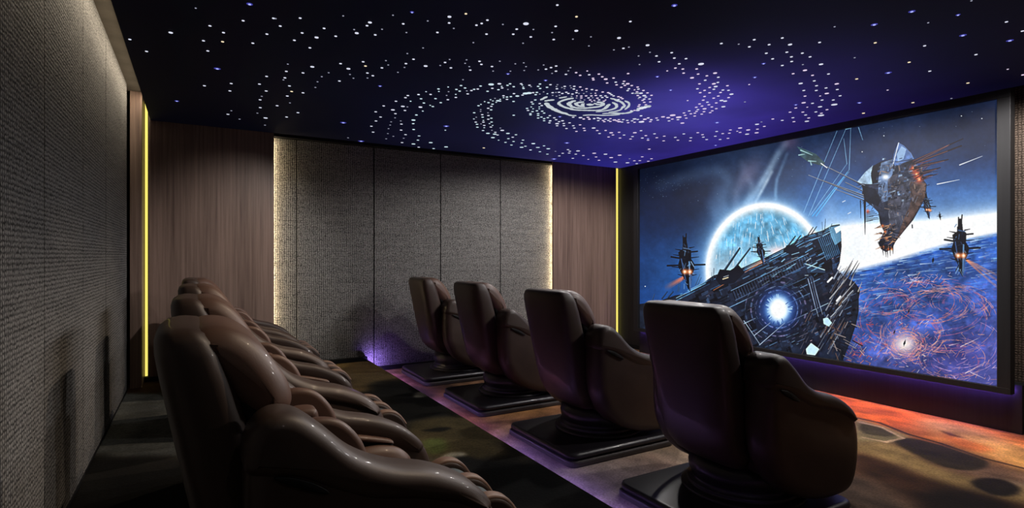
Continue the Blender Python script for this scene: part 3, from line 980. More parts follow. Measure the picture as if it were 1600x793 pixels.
O = (1040, 478)
for _ in range(1000):                                   # plating
    u, w = pr.uniform(-20, 320), pr.uniform(0, 150)
    p = sp(O, u, w)
    if not inside(p) or not inside(sp(O, u + 6, w)): continue
    lu, lw = pr.uniform(2, 16), pr.uniform(1, 5)
    if pr.random() < .4: lu, lw = lw, lu * .8
    q = [sp(O, u, w), sp(O, u + lu, w), sp(O, u + lu, w + lw), sp(O, u, w + lw)]
    if not all(inside(z) for z in q): continue
    s = pr.choice([(14, 18, 30), (36, 48, 72), (8, 10, 18), (52, 72, 104), (24, 28, 44), (40, 40, 56)])
    P.poly(q, s, pr.uniform(.5, .95))
    if pr.random() < .22:
        P.line(q[0], q[1], pr.uniform(.5, .9), pr.choice([(110, 158, 206), (150, 196, 232), (92, 116, 160), (170, 150, 160)]), pr.uniform(.35, .85))
for _ in range(60):
    u, w = pr.uniform(0, 300), pr.uniform(4, 110)
    lu, lw = pr.uniform(14, 46), pr.uniform(6, 16)
    q = [sp(O, u, w), sp(O, u + lu, w), sp(O, u + lu * .9, w + lw), sp(O, u + lu * .1, w + lw)]
    if not all(inside(z) for z in q): continue
    P.poly(q, pr.choice([(7, 9, 16), (10, 13, 24), (18, 24, 40), (30, 42, 66)]), pr.uniform(.45, .85), 0, .7 + .6 * nc)
    if pr.random() < .6:
        P.line(q[0], q[1], pr.uniform(.8, 1.6), pr.choice([(120, 168, 214), (70, 112, 160), (180, 212, 238)]), pr.uniform(.4, .8))
# upper edge lit blue, ribbed gallery
top = [(1055, 462), (1115, 432), (1160, 419), (1200, 401), (1232, 385), (1258, 369), (1285, 361), (1300, 353)]
for p, q in zip(top[:-1], top[1:]):
    for off in (1.5, 4, 8):
        for _ in range(5):
            t0, t1 = sorted((pr.random(), pr.random()))
            P.line((p[0] + (q[0] - p[0]) * t0, p[1] + (q[1] - p[1]) * t0 + off), (p[0] + (q[0] - p[0]) * t1, p[1] + (q[1] - p[1]) * t1 + off), pr.uniform(.5, 1.6), pr.choice([(96, 160, 206), (60, 104, 150), (150, 200, 230)]), pr.uniform(.4, .8))
ga, gb = c4(440, 350), c4(800, 175)
for i in range(30):
    t = i / 29
    x, y = ga[0] + (gb[0] - ga[0]) * t, ga[1] + (gb[1] - ga[1]) * t
    P.line((x, y), (x + 5, y + 13), 1.1, (8, 10, 18), .9)
    P.line((x + 1.6, y), (x + 6.6, y + 13), 1.0, (52, 66, 92), .8)
P.line((ga[0] - 2, ga[1] - 1), (gb[0], gb[1] - 1), 1.2, (120, 158, 196), .7)
P.line((ga[0] + 5, ga[1] + 14), (gb[0] + 6, gb[1] + 13), 1.4, (90, 118, 160), .6)
P.line(c4(350, 345), c4(560, 225), 1.0, (226, 140, 90), .6)
for i in range(9):                                       # ribbed collar at the bright end
    t = i / 8
    a, b = c4(850 + 70 * t, 100 - 25 * t), c4(890 + 62 * t, 200 - 30 * t)
    P.line(a, b, 1.5, (70, 120, 164), .7); P.line((a[0] + 1.4, a[1]), (b[0] + 1.4, b[1]), .9, (10, 16, 28), .9)
P.poly([c4(900, 45), c4(955, 35), c4(958, 110), c4(930, 130), c4(910, 90)], (120, 180, 216), .75)
P.poly([c4(925, 48), c4(955, 36), c4(957, 60), c4(935, 75)], (226, 244, 252), .95)
P.poly([c4(780, 215), c4(880, 245), c4(885, 262), c4(800, 262)], (40, 58, 84), .95)
P.line(c4(785, 218), c4(880, 248), 1.4, (176, 214, 236), .9)
for _ in range(70):                                     # lit plates along the bright end of the station
    t = pr.random(); u, w = 150 + 150 * t, pr.uniform(0, 60)
    q = sp(O, u, w)
    q2 = sp(O, u + pr.uniform(4, 18), w + pr.uniform(-2, 2))
    if inside(q) and inside(q2):
        P.line(q, q2, pr.uniform(.6, 2.2), pr.choice([(92, 150, 196), (54, 92, 136), (150, 200, 232), (22, 34, 54), (210, 236, 250)]), pr.uniform(.35, .8))
# big engine
ex, ey = c4(660, 435)
P.glow(ex, ey, 52, 50, (16, 20, 34), .6, 6)
for r, wd_, al in ((30, 2.5, .8), (36, 1.2, .7), (43, 3.2, .6), (52, 1.4, .5)):
    for i in range(60):
        a = 2 * math.pi * i / 60
        if pr.random() < .25: continue
        P.line((ex + r * math.cos(a), ey + r * .98 * math.sin(a)), (ex + r * math.cos(a + .11), ey + r * .98 * math.sin(a + .11)), wd_ * pr.uniform(.5, 1), pr.choice([(88, 110, 150), (52, 62, 96), (20, 24, 40), (120, 112, 150)]), al)
P.glow(ex, ey, 30, 32, (64, 112, 220), .75, 3)
P.glow(ex, ey, 19.5, 22.5, (150, 206, 255), .95, 5)
P.glow(ex, ey, 15, 18, (255, 255, 255), 1.0, 5)
for _ in range(26):
    a = pr.uniform(0, 6.28); r = pr.uniform(13, 19)
    P.line((ex + r * math.cos(a), ey + r * 1.15 * math.sin(a)), (ex + (r + 4) * math.cos(a), ey + (r + 4) * 1.15 * math.sin(a)), 1.2, pr.choice([(190, 226, 255), (30, 60, 140)]), .7)
for a, b in (((495, 490), (570, 600)), ((570, 605), (690, 500)), ((545, 560), (620, 500)), ((800, 290), (850, 470)), ((820, 290), (870, 460)), ((490, 500), (500, 540))):
    P.line(c4(*a), c4(*b), 1.1, (176, 196, 222), .8, .6)
for dx in (0, 12, 24):
    P.line(c4(795 + dx, 290), c4(830 + dx, 430), 2.2, (24, 30, 48), .9)
    P.line(c4(801 + dx, 290), c4(836 + dx, 430), .8, (120, 140, 176), .7)
# ragged right flank
for i in range(90):
    t = pr.random()
    x, y = 1303 + 30 * pr.random() - 30 * t, 428 + 125 * t
    L = pr.uniform(8, 30)
    P.line((x, y), (x + L * .55, y - L * .95), pr.uniform(.7, 3), pr.choice([(16, 18, 28), (44, 42, 50), (80, 84, 100), (130, 140, 158), (96, 80, 70), (30, 30, 40)]), pr.uniform(.6, 1), .5)
for i in range(60):
    t = pr.random()
    x, y = 1250 + 60 * pr.random(), 500 + 80 * t
    L = pr.uniform(6, 20)
    P.line((x, y), (x + L * .5, y - L), pr.uniform(.5, 2), pr.choice([(20, 20, 30), (60, 58, 70), (96, 92, 104), (40, 36, 44), (120, 90, 80)]), pr.uniform(.5, .9), .5)
for a, b in (((905, 385), (1000, 270)), ((935, 410), (1030, 300)), ((950, 260), (975, 240)), ((1040, 350), (1058, 305)), ((1000, 320), (1020, 265))):
    P.line(c4(*a), c4(*b), 2.2, (158, 160, 166), .85, .6)
for a in ((905, 470), (930, 440), (960, 400), (985, 370)):
    x, y = c4(*a)
    P.poly([(x, y), (x + 9, y - 9), (x + 12, y - 6), (x + 3, y + 4)], (70, 76, 92), .95); P.line((x + 1, y + 1), (x + 10, y - 8), .8, (190, 200, 214), .9)
P.poly([c4(790, 625), c4(815, 595), c4(855, 625), c4(835, 655), c4(795, 650)], (190, 224, 250), .95)
P.poly([c4(872, 480), c4(895, 475), c4(915, 500), c4(900, 518), c4(875, 505)], (176, 210, 244), .95)
for a, b in (((895, 305), (915, 285)), ((938, 395), (955, 375))):
    P.line(c4(*a), c4(*b), 3, (226, 236, 250), .9)
for _ in range(22):                                       # loose beams hanging off the lower right corner
    x, y = c4(pr.uniform(900, 1050), pr.uniform(500, 660))
    L = pr.uniform(8, 22); a = pr.choice([.35, .5, -1.1, 1.2])
    P.line((x, y), (x + L * math.cos(a), y + L * math.sin(a)), pr.uniform(.7, 1.6), pr.choice([(22, 22, 30), (90, 70, 64), (130, 120, 120)]), .9)
# guns and masts along the upper edge
for a, b, w in (((400, 255), (475, 145), 3.6), ((445, 250), (525, 145), 3.0), ((690, 155), (740, 88), 2.6), ((730, 130), (765, 85), 2.4), ((795, 90), (825, 45), 1.6), ((815, 80), (842, 42), 1.6),
                ((130, 385), (158, 352), 2), ((105, 385), (130, 352), 1.8), ((880, 60), (884, 5), .8), ((905, 55), (915, 28), .8), ((870, 65), (868, 20), .6), ((350, 300), (352, 240), .8), ((342, 300), (342, 260), .6),
                ((180, 350), (186, 290), .7), ((186, 350), (192, 300), .6), ((265, 320), (285, 270), .7), ((275, 320), (292, 285), .7), ((60, 390), (70, 362), 1)):
    P.line(c4(*a), c4(*b), w, (14, 18, 30), 1.0, w * .7)
    P.line((c4(*a)[0] - w * .25, c4(*a)[1]), (c4(*b)[0] - w * .2, c4(*b)[1]), max(.4, w * .2), (104, 150, 190), .7)
P.poly([c4(360, 290), c4(380, 245), c4(430, 250), c4(470, 225), c4(500, 260), c4(450, 310), c4(380, 320)], (16, 20, 34), 1)
P.poly([c4(680, 160), c4(700, 130), c4(740, 130), c4(760, 150), c4(720, 175)], (22, 30, 46), 1)
P.line(c4(395, 292), c4(420, 284), 1.6, (214, 190, 160), .9); P.line(c4(398, 282), c4(422, 274), .8, (190, 200, 210), .8)

# the large ship upper right
hull = [c3(*q) for q in ((360, 350), (440, 262), (480, 240), (540, 224), (560, 180), (585, 150), (610, 160), (640, 190), (655, 215), (660, 250), (700, 290), (705, 335), (720, 355), (715, 420), (690, 470), (650, 540),
                         (600, 600), (560, 650), (540, 690), (510, 705), (485, 690), (470, 660), (500, 600), (480, 560), (470, 500), (440, 470), (400, 440), (385, 400), (400, 370))]
P.poly(hull, (42, 48, 66), 1, 0, .6 + .8 * nc)
P.poly([c3(*q) for q in ((360, 345), (400, 295), (442, 258), (432, 300), (440, 355), (405, 355))], (150, 178, 206), .95, 0, .6 + .8 * nc)
P.poly([c3(*q) for q in ((442, 262), (485, 238), (480, 290), (470, 350), (440, 360), (432, 310))], (24, 28, 42), 1)
P.poly([c3(*q) for q in ((485, 245), (545, 225), (545, 300), (520, 350), (520, 440), (490, 450), (470, 400), (470, 330))], (96, 118, 154), .95, 0, .6 + .8 * nc)
P.poly([c3(*q) for q in ((540, 250), (552, 190), (575, 140), (605, 158), (640, 195), (655, 225), (600, 245), (560, 262))], (84, 112, 164), 1, 0, .7 + .6 * nc)
P.poly([c3(*q) for q in ((565, 200), (590, 158), (615, 175), (600, 225), (570, 240))], (150, 182, 220), .8)
P.line(c3(545, 258), c3(575, 142), 1.3, (214, 232, 250), .9)
P.line(c3(557, 240), c3(650, 228), .8, (20, 24, 36), .9)
P.poly([c3(*q) for q in ((520, 330), (560, 300), (640, 330), (715, 350), (710, 420), (640, 540), (570, 630), (545, 660), (530, 600), (520, 480))], (66, 68, 82), .95, 0, .5 + 1.0 * nc)
P.poly([c3(*q) for q in ((630, 340), (715, 352), (712, 420), (650, 530), (560, 650), (600, 540), (640, 440))], (92, 72, 66), .8, 0, .5 + nc)
for _ in range(230):
    x, y = pr.uniform(480, 710), pr.uniform(240, 660)
    if y > 660 - (x - 520) * 1.3 and x > 560: continue
    if y > 480 and x < 520: continue
    L = pr.uniform(6, 34); a = pr.choice([1.4, 1.9, .2, -.3, 2.0])
    P.line(c3(x, y), c3(x + L * math.cos(a), y + L * math.sin(a)), pr.uniform(.4, 1.6), pr.choice([(20, 20, 28), (36, 34, 42), (112, 118, 136), (140, 120, 110), (60, 62, 80)]), pr.uniform(.4, .9))
P.glow(*c3(508, 318), 5, 4, (250, 252, 255), .95)
for q in ((655, 275), (668, 305), (680, 330)):
    P.glow(*c3(*q), 6, 5, (236, 92, 50), .85); P.glow(*c3(*q), 2, 2, (255, 210, 160), .9)
for q in ((492, 570), (505, 600), (512, 635), (495, 680), (520, 690), (540, 690)):
    P.glow(*c3(*q), 2.4, 2.4, (240, 130, 70), .8)
for _ in range(46):                                      # ragged spikes at the bottom
    x, y = pr.uniform(480, 560), pr.uniform(560, 690)
    P.line(c3(x, y), c3(x - pr.uniform(10, 40), y + pr.uniform(-12, 20)), 1.6, pr.choice([(24, 20, 24), (90, 66, 56), (170, 130, 100)]), .95, .3)
for x in (490, 505, 515, 530, 545):
    P.line(c3(x, 670), c3(x + 4 - (x - 515) * .1, 735 - abs(x - 512) * .6), 2, (30, 24, 26), .95, .4)
for _ in range(120):                                     # blue steel plates on the upper hull
    x, y = pr.uniform(440, 660), pr.uniform(215, 440)
    if x + y * .3 > 760 or x < 470 + (y - 240) * -.2: continue
    L = pr.uniform(5, 20); hh = pr.uniform(3, 12)
    P.poly([c3(x, y), c3(x + L, y - L * .25), c3(x + L, y + hh - L * .25), c3(x, y + hh)], pr.choice([(70, 96, 140), (120, 146, 184), (40, 52, 80), (24, 28, 42), (160, 186, 214), (56, 70, 104)]), pr.uniform(.35, .8))
for _ in range(40):
    x, y = pr.uniform(640, 720), pr.uniform(240, 340)
    P.line(c3(x, y), c3(x + pr.uniform(20, 70), y - pr.uniform(4, 24)), 1.2, pr.choice([(30, 20, 26), (70, 34, 34), (120, 60, 50), (24, 24, 36)]), .85, .4)
for _ in range(40):
    x, y = pr.uniform(385, 500), pr.uniform(350, 480)
    P.line(c3(x, y), c3(x + pr.uniform(-30, 10), y + pr.uniform(4, 22)), 1.1, pr.choice([(24, 30, 44), (50, 66, 96), (110, 140, 176), (14, 18, 28)]), .85, .4)
# forward guns to the right, sensor booms to the left
for a, b, w in (((640, 240), (905, 122), 1.8), ((660, 245), (900, 158), 2.4), ((660, 270), (830, 228), 2.6), ((690, 300), (790, 270), 2.2), ((700, 320), (770, 305), 1.6), ((650, 250), (850, 148), 1.2)):
    P.line(c3(*a), c3(*b), w * 1.7, (36, 27, 38), .97, w * .7)
    P.line(c3(a[0] + 8, a[1] - 4), c3(b[0] - 20, b[1] + 8), .5, (176, 128, 130), .75)
for i in range(9):
    x, y = c3(840 + i * 8, 150 - i * 3.5); P.line((x, y), (x + 1, y - .4), 1.5, (20, 18, 24), .9)
    x, y = c3(830 + i * 8, 182 - i * 3); P.line((x, y), (x + 1.2, y - .4), 2.0, (26, 22, 28), .9)
for a, b, w in (((205, 265), (400, 365), 2.4), ((110, 308), (430, 440), 1.6), ((245, 380), (440, 455), 1.8), ((180, 335), (440, 430), 2.6), ((300, 345), (450, 420), 2.4)):
    P.line(c3(*a), c3(*b), w * .5, (52, 62, 84), .98, w)
    P.line(c3(*a), c3(b[0], b[1] - 4), .5, (196, 210, 226), .8)
P.poly([c3(*q) for q in ((385, 360), (455, 380), (480, 440), (470, 470), (400, 440))], (24, 30, 44), 1, 0, .6 + .8 * nc)
P.poly([c3(*q) for q in ((50, 160), (90, 175), (150, 200), (195, 245), (185, 262), (140, 250), (105, 238), (60, 205), (75, 195))], (52, 76, 88), 1, 0, .6 + .8 * nc)
for a, b in (((60, 205), (90, 200)), ((110, 235), (150, 238)), ((70, 180), (130, 205)), ((125, 255), (118, 235))):
    P.line(c3(*a), c3(*b), 2, (150, 190, 198), .8, .8)
P.line(c3(175, 248), c3(205, 270), 1.6, (230, 240, 244), .9)
for a, b, w in (((400, 440), (402, 615), 4.0), ((378, 440), (380, 530), 1.6)):
    P.line(c3(*a), c3(*b), w, (22, 28, 42), 1, .5)
P.glow(*c3(416, 496), 2.5, 3, (230, 90, 50), .8)
for i in range(8):
    y = 500 + i * 7
    P.line(c3(410 - i, y), c3(440 + pr.uniform(0, 40), y - 8), .8, (30, 34, 46), .9)


# small fighters
def fighter(x, y, h, tilt=0.0, fire=True, wings=True):
    def q(a, b): return (x + h * (a + b * tilt), y + h * b)
    body = [q(-.02, -.5), q(.03, -.5), q(.05, -.3), q(.11, -.25), q(.10, -.1), q(.16, .0), q(.13, .12), q(.09, .2), q(.05, .5), q(.0, .42), q(-.03, .3), q(-.10, .15), q(-.15, .02), q(-.11, -.1), q(-.13, -.22), q(-.05, -.28)]
    P.poly(body, (12, 16, 30), 1)
    if wings:
        P.line(q(-.34, .02), q(.34, .0), h * .03, (16, 22, 38), 1)
        P.line(q(-.26, -.14), q(-.02, -.1), h * .03, (16, 22, 38), 1)
        P.line(q(.02, -.22), q(.22, -.24), h * .025, (16, 22, 38), 1)
    P.line(q(.06, -.05), q(.05, .4), h * .025, (104, 150, 200), .8); P.line(q(-.08, -.1), q(-.02, .3), h * .02, (60, 90, 140), .8)
    P.line(q(-.03, -.3), q(.08, -.28), h * .02, (80, 110, 150), .8)
    if h > 30:
        for _ in range(26):
            b_ = pr.uniform(-.42, .4); a_ = pr.uniform(-.1, .12) * (1 - abs(b_))
            P.line(q(a_, b_), q(a_ + pr.uniform(-.06, .06), b_ + pr.uniform(.02, .1)), h * .014, pr.choice([(86, 120, 160), (40, 56, 84), (6, 8, 16), (130, 164, 200)]), pr.uniform(.4, .9))
        for s_, b_, L_ in ((-1, -.16, .12), (1, -.12, .14), (-1, .06, .16), (1, .1, .13), (1, -.3, .07), (-1, -.26, .08), (1, .2, .08), (-1, .2, .06)):
            P.line(q(s_ * .08, b_), q(s_ * (.10 + L_), b_ - .02), h * .022, (12, 16, 28), 1, h * .008)
        P.line(q(.02, -.38), q(.035, -.56), h * .02, (10, 14, 24), 1); P.line(q(-.03, -.36), q(-.025, -.52), h * .016, (10, 14, 24), 1)
        P.poly([q(.06, .15), q(.10, .2), q(.05, .5), q(.035, .45)], (70, 100, 150), .8)
    if fire:
        for s in (-.03, .06):
            P.glow(*q(s, .13), h * .05, h * .045, (255, 150, 90), .95); P.glow(*q(s, .13), h * .022, h * .022, (255, 240, 226), .95)


for a, b in ((0, 0), (3, 2), (-2, -1)):
    P.line((1503 + a, 401 + b), (1562, 440 + a * 4), 2.4, (250, 150, 100), .55, 3.6, fade=.75)
for a in (0, 3):
    P.line((1071 + a, 431), (1042, 447 + a), 4, (236, 120, 80), .6, 7, fade=.9)
    P.line((1194, 405 + a), (1168, 418 + a), 2.4, (240, 150, 100), .6, 3, fade=.8)
fighter(1072, 413, 86, .06)
fighter(1188.5, 392, 44, .16, False)
fighter(1500, 387, 92, .0)
fighter(*c3(722, 470), 40, .1); P.glow(*c3(738, 490), 2, 2, (255, 160, 110), .9)
fighter(*c3(788, 520), 13, .1, False)
fighter(*c3(752, 748), 11, -.1, False, False)
for q, h in (((288, 326), 8), ((234, 405), 8), ((272, 446), 11), ((380, 137), 9)):
    fighter(*c5(*q), h, -.3, False, False)
P.line(c3(645, 565), c3(646, 580), 1.6, (20, 30, 50), .9)

# a little contrast, then lay the canvas flat onto the screen
tw, th = 1400, 782
gy, gx = np.mgrid[0:th, 0:tw].astype(np.float32)
wy = SY1 - (gx + .5) / tw * (SY1 - SY0); wz = SZ1 - (gy + .5) / th * (SZ1 - SZ0)
px, py = project(np.float32(SX), wy, wz)
fx = np.clip((px - P.x0) * P.s - .5, 0, P.w - 1.01); fy = np.clip((py - P.y0) * P.s - .5, 0, P.h - 1.01)
ix, iy = fx.astype(int), fy.astype(int)
fx = (fx - ix)[..., None]; fy = (fy - iy)[..., None]
A = P.a
A = A + 0.35 * (A - blur(A, 4)) + 0.25 * (A - blur(A, 26))
A = np.clip(A, 0, 1)
A = A * (0.95 + 0.1 * value_noise(P.h, P.w, (170, 200), 64, 2))[..., None]
film = (A[iy, ix] * (1 - fx) + A[iy, ix + 1] * fx) * (1 - fy) + (A[iy + 1, ix] * (1 - fx) + A[iy + 1, ix + 1] * fx) * fy
m, nt, b = new_mat('film_still')
b.inputs['Base Color'].default_value = (0.01, 0.01, 0.012, 1)
b.inputs['Roughness'].default_value = 0.6
b.inputs['Specular IOR Level'].default_value = 0.1
uv = N(nt, 'ShaderNodeUVMap'); txn = N(nt, 'ShaderNodeTexImage'); txn.image = picture_image('space_battle_still', film); txn.extension = 'EXTEND'
nt.links.new(uv.outputs['UV'], txn.inputs['Vector'])
nt.links.new(txn.outputs['Color'], b.inputs['Emission Color'])
b.inputs['Emission Strength'].default_value = 1.0
dv = [(SX - 5.78, SY1 + oy, SZ0), (SX - 5.78, SY0 + oy, SZ0), (SX - 5.78, SY0 + oy, SZ1), (SX - 5.78, SY1 + oy, SZ1),
      (SX - 5.755, SY1 + oy, SZ0), (SX - 5.755, SY0 + oy, SZ0), (SX - 5.755, SY0 + oy, SZ1), (SX - 5.755, SY1 + oy, SZ1)]
dsp = mesh_obj('display', dv, [(0, 1, 2, 3), (4, 7, 6, 5), (0, 4, 5, 1), (1, 5, 6, 2), (2, 6, 7, 3), (3, 7, 4, 0)], m, scr)
uvl = dsp.data.uv_layers.new(name='UVMap')
for lp in dsp.data.loops:
    v = dsp.data.vertices[lp.vertex_index].co
    uvl.data[lp.index].uv = ((SY1 + oy - v.y) / (SY1 - SY0), (v.z - SZ0) / (SZ1 - SZ0))
dsp['label'] = 'glowing picture of space ships over a planet'

# ------------------------------------------------------------------ star ceiling: a dark stretched film with fibre stars
SP_X0, SP_X1, SP_Y0, SP_Y1 = X_PANEL, X_SCR - 0.005, Y_NEAR + 0.02, Y_FAR - 0.002
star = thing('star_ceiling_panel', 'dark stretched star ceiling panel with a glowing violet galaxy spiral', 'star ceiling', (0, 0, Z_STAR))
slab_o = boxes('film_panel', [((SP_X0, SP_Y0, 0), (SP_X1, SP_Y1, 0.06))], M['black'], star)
# nebula glow painted into the film's emission: colours at control points, blended smoothly over the film
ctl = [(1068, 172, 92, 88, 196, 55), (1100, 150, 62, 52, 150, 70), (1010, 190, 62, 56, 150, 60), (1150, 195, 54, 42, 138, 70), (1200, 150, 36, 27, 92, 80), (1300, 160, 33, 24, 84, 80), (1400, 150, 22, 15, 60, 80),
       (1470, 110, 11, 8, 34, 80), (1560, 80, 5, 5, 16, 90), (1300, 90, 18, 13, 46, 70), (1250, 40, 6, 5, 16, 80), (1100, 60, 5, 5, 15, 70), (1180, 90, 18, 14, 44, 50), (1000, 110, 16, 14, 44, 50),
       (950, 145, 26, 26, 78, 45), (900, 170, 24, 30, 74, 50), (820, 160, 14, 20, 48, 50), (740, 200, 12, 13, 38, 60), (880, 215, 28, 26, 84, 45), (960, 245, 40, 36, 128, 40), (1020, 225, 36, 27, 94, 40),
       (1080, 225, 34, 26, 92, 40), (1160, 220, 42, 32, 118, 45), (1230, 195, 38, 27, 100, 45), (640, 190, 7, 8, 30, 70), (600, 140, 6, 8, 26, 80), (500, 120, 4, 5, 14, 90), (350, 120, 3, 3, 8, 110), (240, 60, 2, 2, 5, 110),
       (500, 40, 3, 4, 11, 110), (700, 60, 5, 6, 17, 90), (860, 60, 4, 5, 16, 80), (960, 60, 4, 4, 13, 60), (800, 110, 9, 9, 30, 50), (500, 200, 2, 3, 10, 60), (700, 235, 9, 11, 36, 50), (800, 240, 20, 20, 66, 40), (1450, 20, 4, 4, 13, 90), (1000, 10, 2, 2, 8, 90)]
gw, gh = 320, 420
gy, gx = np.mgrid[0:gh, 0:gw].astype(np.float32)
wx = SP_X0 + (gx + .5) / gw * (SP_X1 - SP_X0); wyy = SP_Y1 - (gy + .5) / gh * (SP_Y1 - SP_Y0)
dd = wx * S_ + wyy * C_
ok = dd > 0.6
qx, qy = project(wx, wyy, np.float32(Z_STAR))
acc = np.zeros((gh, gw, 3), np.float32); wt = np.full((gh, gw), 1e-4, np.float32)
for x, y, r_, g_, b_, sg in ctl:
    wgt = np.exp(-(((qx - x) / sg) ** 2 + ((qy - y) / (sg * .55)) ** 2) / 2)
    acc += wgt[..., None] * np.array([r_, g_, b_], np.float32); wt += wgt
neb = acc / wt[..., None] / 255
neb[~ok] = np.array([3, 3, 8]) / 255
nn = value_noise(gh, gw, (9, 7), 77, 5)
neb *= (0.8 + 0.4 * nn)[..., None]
nm, nt, b = new_mat('nebula_glow_film')
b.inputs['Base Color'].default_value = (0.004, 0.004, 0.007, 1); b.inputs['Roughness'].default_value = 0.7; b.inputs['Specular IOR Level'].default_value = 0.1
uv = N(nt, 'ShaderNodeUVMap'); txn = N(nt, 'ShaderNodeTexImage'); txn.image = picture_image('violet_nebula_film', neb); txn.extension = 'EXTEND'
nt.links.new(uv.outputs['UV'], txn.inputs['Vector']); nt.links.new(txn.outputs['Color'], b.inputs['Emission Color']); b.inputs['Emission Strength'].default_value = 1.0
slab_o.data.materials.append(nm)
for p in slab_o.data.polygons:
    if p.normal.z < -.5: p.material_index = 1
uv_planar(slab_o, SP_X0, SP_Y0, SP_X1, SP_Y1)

SZ = {'s': 2.8, 'm': 4.1, 'L': 5.9, 'XL': 8.6}
stars = []


def tile(ox, oy_, sc, txt, cond=None):
    for tok in txt.split():
        p = tok.split(',')
        x, y = float(p[0]), float(p[1])
        k = p[2] if len(p) > 2 else 'm'
        col = 'w'
        if k in ('B', 'Bs'): col = 'b'; k = 'm' if k == 'B' else 's'
        if k == 'Y': col = 'y'; k = 'm'
        stars.append((ox + x / sc, oy_ + y / sc, k, col))


A6 = 6.608
tile(190, 0, A6, "765,80,s 1322,42,B 1255,210 1568,185 912,263 507,333,L 1052,333 85,403 845,417 1043,427,Y 258,527 890,522 1500,348 1355,442 988,708,B 1497,785")
tile(430, 0, A6, "5,188,s 52,265 258,183 702,160,s 505,289 278,336 427,383,L 198,412 625,370 358,490 978,228,L 948,261 815,301,s 842,338,L 1033,356 1103,298,s 1216,153,s 1413,125,Bs 1322,242 1355,332,s 1575,212,s 1527,491,s 1364,549,s 1428,608 1350,653 1335,692,s 1553,678,L 1267,743,s 1167,667,s 1143,622,s 1102,697 908,634 932,678,Y 952,750 1008,778 772,765,s 756,706,L 675,653 552,747,s 481,787,s 383,686,L 287,749 130,658,s 115,733")
tile(670, 0, A6, "213,169,L 383,138,Y 210,233 258,289,s 89,331 492,256 546,238 605,204 765,248,s 596,348 460,436,s 1003,241,XL 908,297 872,349 1080,300,s 1053,377 973,442,s 1327,48 1525,168,Y 1310,268 1273,332,s 1523,314,L 1290,404 1488,400,s 215,610,s 168,641 118,672,s 228,697 390,614,s 375,650,s 418,684,s 428,720 524,629 543,661 652,683 664,730,s 733,628,s 817,761,Bs 843,731,s 893,655,s 980,645,s 1004,684,s 985,724,s 1130,718,s 1186,667,s 1210,710 1262,694 1315,678 1313,731 1273,754,s 1416,764 1441,727,s 1462,695,s 1521,746 1563,774")
tile(910, 0, A6, "950,55,B 495,218 88,376,s 67,470,s 378,388,L 325,511,s 423,495 480,482,s 673,463,L 697,536,s 580,574,s 590,662,s 765,574 792,634 922,540 949,596 1070,602 1000,655 1225,657,XL 960,699 1037,709 1180,708 876,728,s 1045,751 1195,761 1370,751,L 1285,779 1435,445 472,756 50,729,s 70,768 170,761 205,789 773,789,Bs")
tile(1150, 0, A6, "28,452,s 188,406 138,479 478,388 342,457 558,456,L 313,546 525,535 685,545 863,434 1018,272,s 572,583 765,583 378,604 285,655,Bs 575,631 478,672 690,663,s 878,660,L 712,722,L 590,757 955,760 790,774 1225,592,s")
tile(1360, 0, A6, "40,253,B 428,118,B 50,438,Y 597,231,s 905,153,Bs 1405,222 1570,317 955,364,B 1440,418,B 560,469 1090,560 400,639,Y 613,731 185,750,B 1418,711,s 1573,768,s 1043,4,s")
tile(190, 110, A6, "855,155 1132,132 1118,208 570,315,Bs 1133,413,s 1098,450 1218,500,s 1423,138 1493,209 1447,264,s 1430,300 1432,381 1402,438,s 1487,488,L 1480,562,s")
tile(430, 110, A6, "100,73 85,94,s 147,157 170,214,Y 125,261 152,332,s 20,361 118,478 235,433 287,228 437,114,s 415,172,s 481,61,s 663,106 808,77,s 953,75,s 1083,160,Bs 703,538,B 887,729,B 752,693,s 1558,216,s 1370,256 1480,246 1345,278 1507,290,s 1247,315 1398,315,s 1535,333,s 1120,363 1318,368,L 1365,373,s 1500,377 1215,404,L 1340,410 1524,417,s 1038,424 1241,443 1458,457 1088,478 1238,486,s 1041,519 1296,518,s 1428,510,L 1197,528,s 1303,551 1425,546,s 1187,561,s 993,573 1170,598,s 1430,607 1300,613 1011,634 1163,649,s 1346,660 1485,673,s 1220,677,s 1327,697,s 1146,703,s 1473,716,s 1310,742")
tile(640, 90, 7.93, "662,269,s 637,342 478,360,s 358,384 363,415,s 483,418,s 205,418,s 580,390 687,372 620,411 708,408,s 766,404 800,389 845,385 880,348 1010,328,XL 1112,320,L 1245,320 1213,339 1141,352,s 1147,372 1025,376 1101,393 1218,390,s 1290,356 1382,320 1395,335,s 1408,360,s 1411,378 1485,338 1505,355,s 966,413 720,445 572,451,s 459,464,s 573,489 260,452 111,453 142,506 321,504 474,517 12,536,s 177,558 386,554 255,587,s 288,602 134,609,L 163,658,s 84,706 47,770,L 1293,442 1335,472,L 1435,440,XL 1480,435,XL 1400,460 1530,430 1163,469 1165,492,s 1207,484 1255,479 1207,513 1058,500,s 1122,513,s 1095,530,L 1120,534 1073,549,s 1003,517,s 1032,532,s 978,554 930,541,s 1027,573 884,575,s 854,592 1013,600 974,624 1010,643 881,640,s 880,662,s 800,679 971,680,s 900,703 977,714 826,735,s 905,734 1013,747 796,756,s 975,760 914,774,s 1288,539 1290,710")
